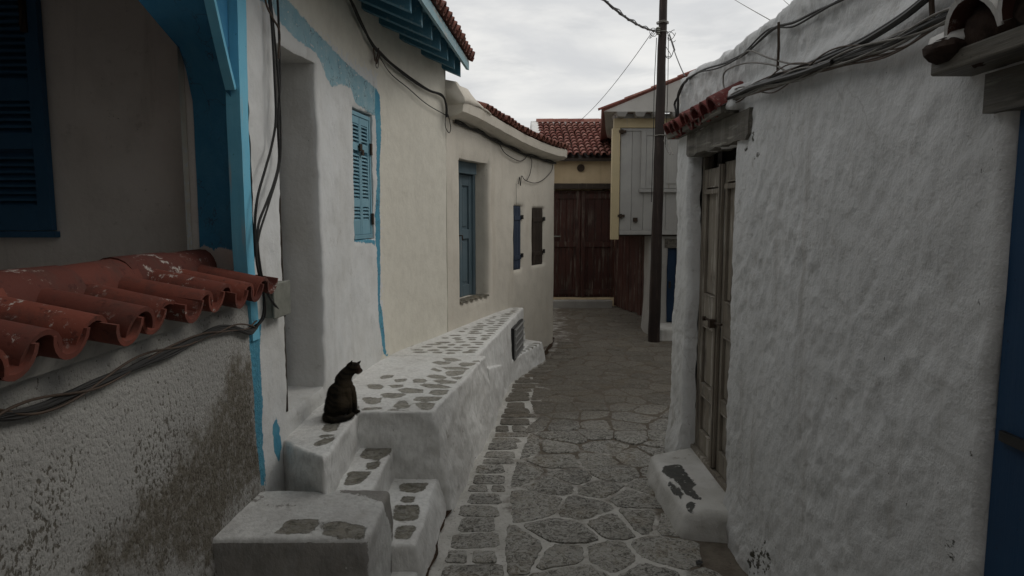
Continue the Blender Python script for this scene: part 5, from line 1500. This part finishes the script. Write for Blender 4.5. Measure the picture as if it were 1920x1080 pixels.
# ================================================================== CAT
def make_cat(org):
    bm = bmesh.new()
    def ell(c, r, rot=(0, 0, 0)):
        m = Matrix.Translation(Vector(c)) @ (Matrix.Rotation(rot[2], 4, 'Z') @ Matrix.Rotation(rot[1], 4, 'Y') @ Matrix.Rotation(rot[0], 4, 'X')) @ Matrix.Diagonal((*r, 1))
        bmesh.ops.create_icosphere(bm, subdivisions=3, radius=1, matrix=m)
    def limb(pts, rad, n=10):
        P = catmull(pts, 6); RR = []
        for i in range(len(P)):
            t = i/(len(P)-1)*(len(rad)-1); k = min(int(t), len(rad)-2); RR.append(rad[k]+(rad[k+1]-rad[k])*(t-k))
        for p, r in zip(P, RR): ell(p, (r, r, r))
    # x: image right, y: away from the viewer; the cat sits facing right and a little away
    ell((-.004, .0, .078), (.070, .080, .078)); ell((-.010, -.052, .060), (.058, .030, .058), (0, -.3, .35)); ell((.012, .062, .058), (.055, .028, .055), (0, -.3, .35))
    ell((-.004, .006, .130), (.060, .060, .070), (0, .25, .35)); ell((.022, .022, .178), (.047, .048, .060), (0, .45, .5)); ell((.040, .034, .160), (.036, .040, .055), (0, .2, .5))
    limb([(.022, .03, .205), (.040, .042, .238), (.066, .056, .262)], [.046, .037, .032])
    ell((.080, .064, .268), (.036, .036, .033), (0, .15, .5)); ell((.066, .056, .274), (.030, .034, .030)); ell((.106, .080, .250), (.018, .020, .015), (0, .25, .5)); ell((.098, .075, .243), (.020, .020, .014))
    ell((.092, .052, .255), (.016, .012, .014)); 
    limb([(.045, .000, .150), (.058, .004, .085), (.058, .006, .018)], [.026, .018, .014]); limb([(.060, .055, .150), (.076, .056, .085), (.078, .056, .018)], [.024, .017, .014])
    ell((.068, .010, .011), (.022, .014, .011), (0, 0, .5)); ell((.088, .062, .011), (.022, .014, .011), (0, 0, .5))
    ell((.030, -.062, .013), (.038, .016, .013), (0, 0, .45)); ell((.052, .080, .013), (.03, .015, .013), (0, 0, .45))
    limb([(-.062, -.028, .020), (-.050, -.085, .016), (.0, -.108, .014), (.045, -.090, .014), (.074, -.052, .016), (.082, -.020, .018)], [.019, .017, .016, .015, .014, .012])
    for (bx_, by_, bz_, tx, ty, tz) in ((.066, .040, .288, .080, .026, .326), (.092, .088, .283, .116, .096, .306)):
        ear_b = Vector((bx_, by_, bz_)); tip = Vector((tx, ty, tz)); ax = (tip-ear_b)
        n = 10; ring = []
        u = ax.cross(Vector((.8, .5, 0))).normalized(); w = ax.cross(u).normalized()
        base_c = ear_b-ax*.35
        for k in range(n):
            a = 2*math.pi*k/n; ring.append(bm.verts.new(base_c+u*math.cos(a)*.020+w*math.sin(a)*.009))
        mid_ = [bm.verts.new(base_c+(tip-base_c)*.6+u*math.cos(2*math.pi*k/n)*.011+w*math.sin(2*math.pi*k/n)*.005) for k in range(n)]
        t_ = bm.verts.new(tip)
        for k in range(n):
            k2 = (k+1) % n
            bm.faces.new((ring[k], ring[k2], mid_[k2], mid_[k])); bm.faces.new((mid_[k], mid_[k2], t_))
        bm.faces.new(ring[::-1])
    bmesh.ops.recalc_face_normals(bm, faces=bm.faces)
    me = bpy.data.meshes.new('cat_raw'); bm.to_mesh(me); bm.free()
    tmp = bpy.data.objects.new('cat_raw', me); COL.objects.link(tmp)
    rm = tmp.modifiers.new('r', 'REMESH'); rm.mode = 'VOXEL'; rm.voxel_size = .0032
    sm = tmp.modifiers.new('s', 'SMOOTH'); sm.iterations = 5; sm.factor = .5
    dg = bpy.context.evaluated_depsgraph_get()
    out = bpy.data.meshes.new_from_object(tmp.evaluated_get(dg))
    bpy.data.objects.remove(tmp); bpy.data.meshes.remove(me)
    return out
CO = at_z(634, 781, .601); CO.x = -.985
cm = make_cat(CO)
def fur_col(p):
    st = math.sin(p.z*190+p.x*90+5*nz(p.x, p.y, p.z, 16, 3))
    k = sst(-.1, .6, st+.5*nz(p.x, p.y, p.z, 40, 2))
    c = Vector((.022, .0175, .012)).lerp(Vector((.009, .0075, .0058)), k)
    side = sst(.0, .05, p.x)*sst(.05, .09, p.z)*(1-sst(.18, .24, p.z)); c = c.lerp(Vector((.09, .068, .042)), .6*side)
    muz = 1-sst(.010, .024, (p-Vector((.104, .072, .242))).length); c = c.lerp(Vector((.22, .17, .14)), .75*muz)
    cheek = 1-sst(.01, .035, (p-Vector((.098, .06, .262))).length); c = c.lerp(Vector((.075, .042, .032)), .6*cheek)
    return c
cl = cm.color_attributes.new('fur', 'FLOAT_COLOR', 'POINT')
for i, v in enumerate(cm.vertices):
    c = fur_col(v.co); cl.data[i].color = (*c, 1)
mm = NT('tabby_fur'); mm.bump(mm.noise(170, 3, .6, mm.map((1, 1, .35))), .5, .004)
M_fur = mm.done(mm.attrc('fur'), .85, .12)
cm.transform(Matrix.Translation(CO))
cat = link('cat', cm, M_fur, None, True, origin=CO)
tag(cat, 'dark tabby cat sitting upright on the landing step, looking right along the lane', 'cat')
# short coat: fine tapering tufts, and whiskers, as one child of the body
rf = random.Random(9); mb = MB(); cols = []
cen = Vector((0, .01, .10))
for poly in cm.polygons:
    if rf.random() > .55: continue
    c = Vector(poly.center); n = Vector(poly.normal)
    d = (n*.55+Vector((-.15, -.1, -.75))+Vector((rf.uniform(-.2, .2), rf.uniform(-.2, .2), rf.uniform(-.2, .2)))).normalized()
    if c.z > .23: d = (n*.5+Vector((-.6, -.3, -.3))).normalized()
    L_ = rf.uniform(.008, .014) if c.z < .22 else .005
    s_ = n.cross(d)
    if s_.length < .05: continue
    s_.normalize()
    mb.add([c-s_*.0008-n*.001, c+s_*.0008-n*.001, c+d*L_+n*.001], [(0, 1, 2)])
    cc = fur_col(c)*rf.uniform(.7, 1.35); cols += [(*cc, 1)]*3
mb.v = [p+CO for p in mb.v]
fo = mb.build('fur_coat', M_fur, cat)
ca = fo.data.color_attributes.new('fur', 'FLOAT_COLOR', 'POINT')
for i, c in enumerate(cols): ca.data[i].color = c
mb = MB()
for ex_, ey_ in ((.108, .056), (.098, .092)):
    for k in range(12):
        pass
bmE = bmesh.new(); bmesh.ops.create_icosphere(bmE, subdivisions=2, radius=.0062, matrix=Matrix.Translation(CO+Vector((.108, .058, .271))))
meE = bpy.data.meshes.new('eye'); bmE.to_mesh(meE); bmE.free()
M_eye = plain('cat_eye', (.10, .11, .03), .1, .6, var=.1, bumpv=0)
link('eye', meE, M_eye, cat, True)
bmE = bmesh.new(); bmesh.ops.create_icosphere(bmE, subdivisions=2, radius=.0062, matrix=Matrix.Translation(CO+Vector((.098, .094, .271))))
meE = bpy.data.meshes.new('eye'); bmE.to_mesh(meE); bmE.free(); link('eye', meE, M_eye, cat, True)

# ================================================================== CAMERA, SKY, SUN
cam = bpy.data.cameras.new('camera'); co = bpy.data.objects.new('camera', cam); COL.objects.link(co)
cam.sensor_width = 36; cam.lens = 36*FPX/1920; cam.clip_start = .05; cam.clip_end = 2000
co.location = (0, 0, EYE); co.rotation_euler = (R(90)-PITCH, 0, 0); sc.camera = co

SUN_EL, SUN_AZ = R(39), R(70)      # azimuth measured from +Y towards +X
w = bpy.data.worlds.new('World'); sc.world = w; w.use_nodes = True
t = w.node_tree; t.nodes.clear()
out = t.nodes.new('ShaderNodeOutputWorld'); bg = t.nodes.new('ShaderNodeBackground'); t.links.new(bg.outputs[0], out.inputs[0])
bg.inputs['Strength'].default_value = .1
sky = t.nodes.new('ShaderNodeTexSky'); sky.sky_type = 'NISHITA'; sky.sun_disc = False; sky.sun_elevation = SUN_EL; sky.sun_rotation = SUN_AZ
tc = t.nodes.new('ShaderNodeTexCoord')
mp = t.nodes.new('ShaderNodeMapping'); mp.inputs['Scale'].default_value = (1.6, 1.6, 6.5); mp.inputs['Rotation'].default_value = (.1, .12, .4); t.links.new(tc.outputs['Generated'], mp.inputs[0])
def wn(scale, det, dist=0.):
    n = t.nodes.new('ShaderNodeTexNoise'); n.inputs['Scale'].default_value = scale; n.inputs['Detail'].default_value = det; n.inputs['Roughness'].default_value = .55; n.inputs['Distortion'].default_value = dist
    t.links.new(mp.outputs[0], n.inputs['Vector']); return n.outputs['Fac']
def wr(s, a, b, lo, hi):
    m = t.nodes.new('ShaderNodeMapRange'); m.interpolation_type = 'SMOOTHSTEP'; t.links.new(s, m.inputs['Value'])
    for k, v in (('From Min', a), ('From Max', b), ('To Min', lo), ('To Max', hi)): m.inputs[k].default_value = v
    return m.outputs[0]
def wm(fac, a, b):
    m = t.nodes.new('ShaderNodeMix'); m.data_type = 'RGBA'
    if isinstance(fac, float): m.inputs['Factor'].default_value = fac
    else: t.links.new(fac, m.inputs['Factor'])
    for nm, v in (('A', a), ('B', b)):
        s = [q for q in m.inputs if q.type == 'RGBA' and q.name == nm][0]
        if isinstance(v, tuple): s.default_value = (*v, 1)
        else: t.links.new(v, s)
    return [q for q in m.outputs if q.type == 'RGBA'][0]
CLOUD_HI, CLOUD_LO = (9.0, 8.9, 8.6), (6.9, 6.95, 7.0)
c = wm(wr(wn(1.6, 6, .4), .38, .62, 0, 1), CLOUD_LO, CLOUD_HI)
c = wm(wr(wn(4.5, 6, .3), .47, .70, 0, .7), c, (6.4, 6.45, 6.5))
sx = t.nodes.new('ShaderNodeSeparateXYZ'); t.links.new(tc.outputs['Generated'], sx.inputs[0])
el = wr(sx.outputs['Z'], .15, .75, 1.0, 1.0)      # an overcast that thickens overhead
mx = t.nodes.new('ShaderNodeVectorMath'); mx.operation = 'SCALE'; t.links.new(c, mx.inputs[0]); t.links.new(el, mx.inputs['Scale'])
c = wm(.94, sky.outputs[0], mx.outputs[0])
t.links.new(c, bg.inputs['Color'])
sun = bpy.data.lights.new('sun', 'SUN'); sun.energy = .62; sun.angle = R(25); sun.color = (1, .95, .87)
so = bpy.data.objects.new('sun', sun); COL.objects.link(so)
d = Vector((math.sin(SUN_AZ)*math.cos(SUN_EL), math.cos(SUN_AZ)*math.cos(SUN_EL), math.sin(SUN_EL)))
so.rotation_euler = (-d).to_track_quat('-Z', 'Y').to_euler(); so.location = d*30
sc.view_settings.view_transform = 'Standard'; sc.view_settings.look = 'None'; sc.view_settings.exposure = 0; sc.view_settings.gamma = 1
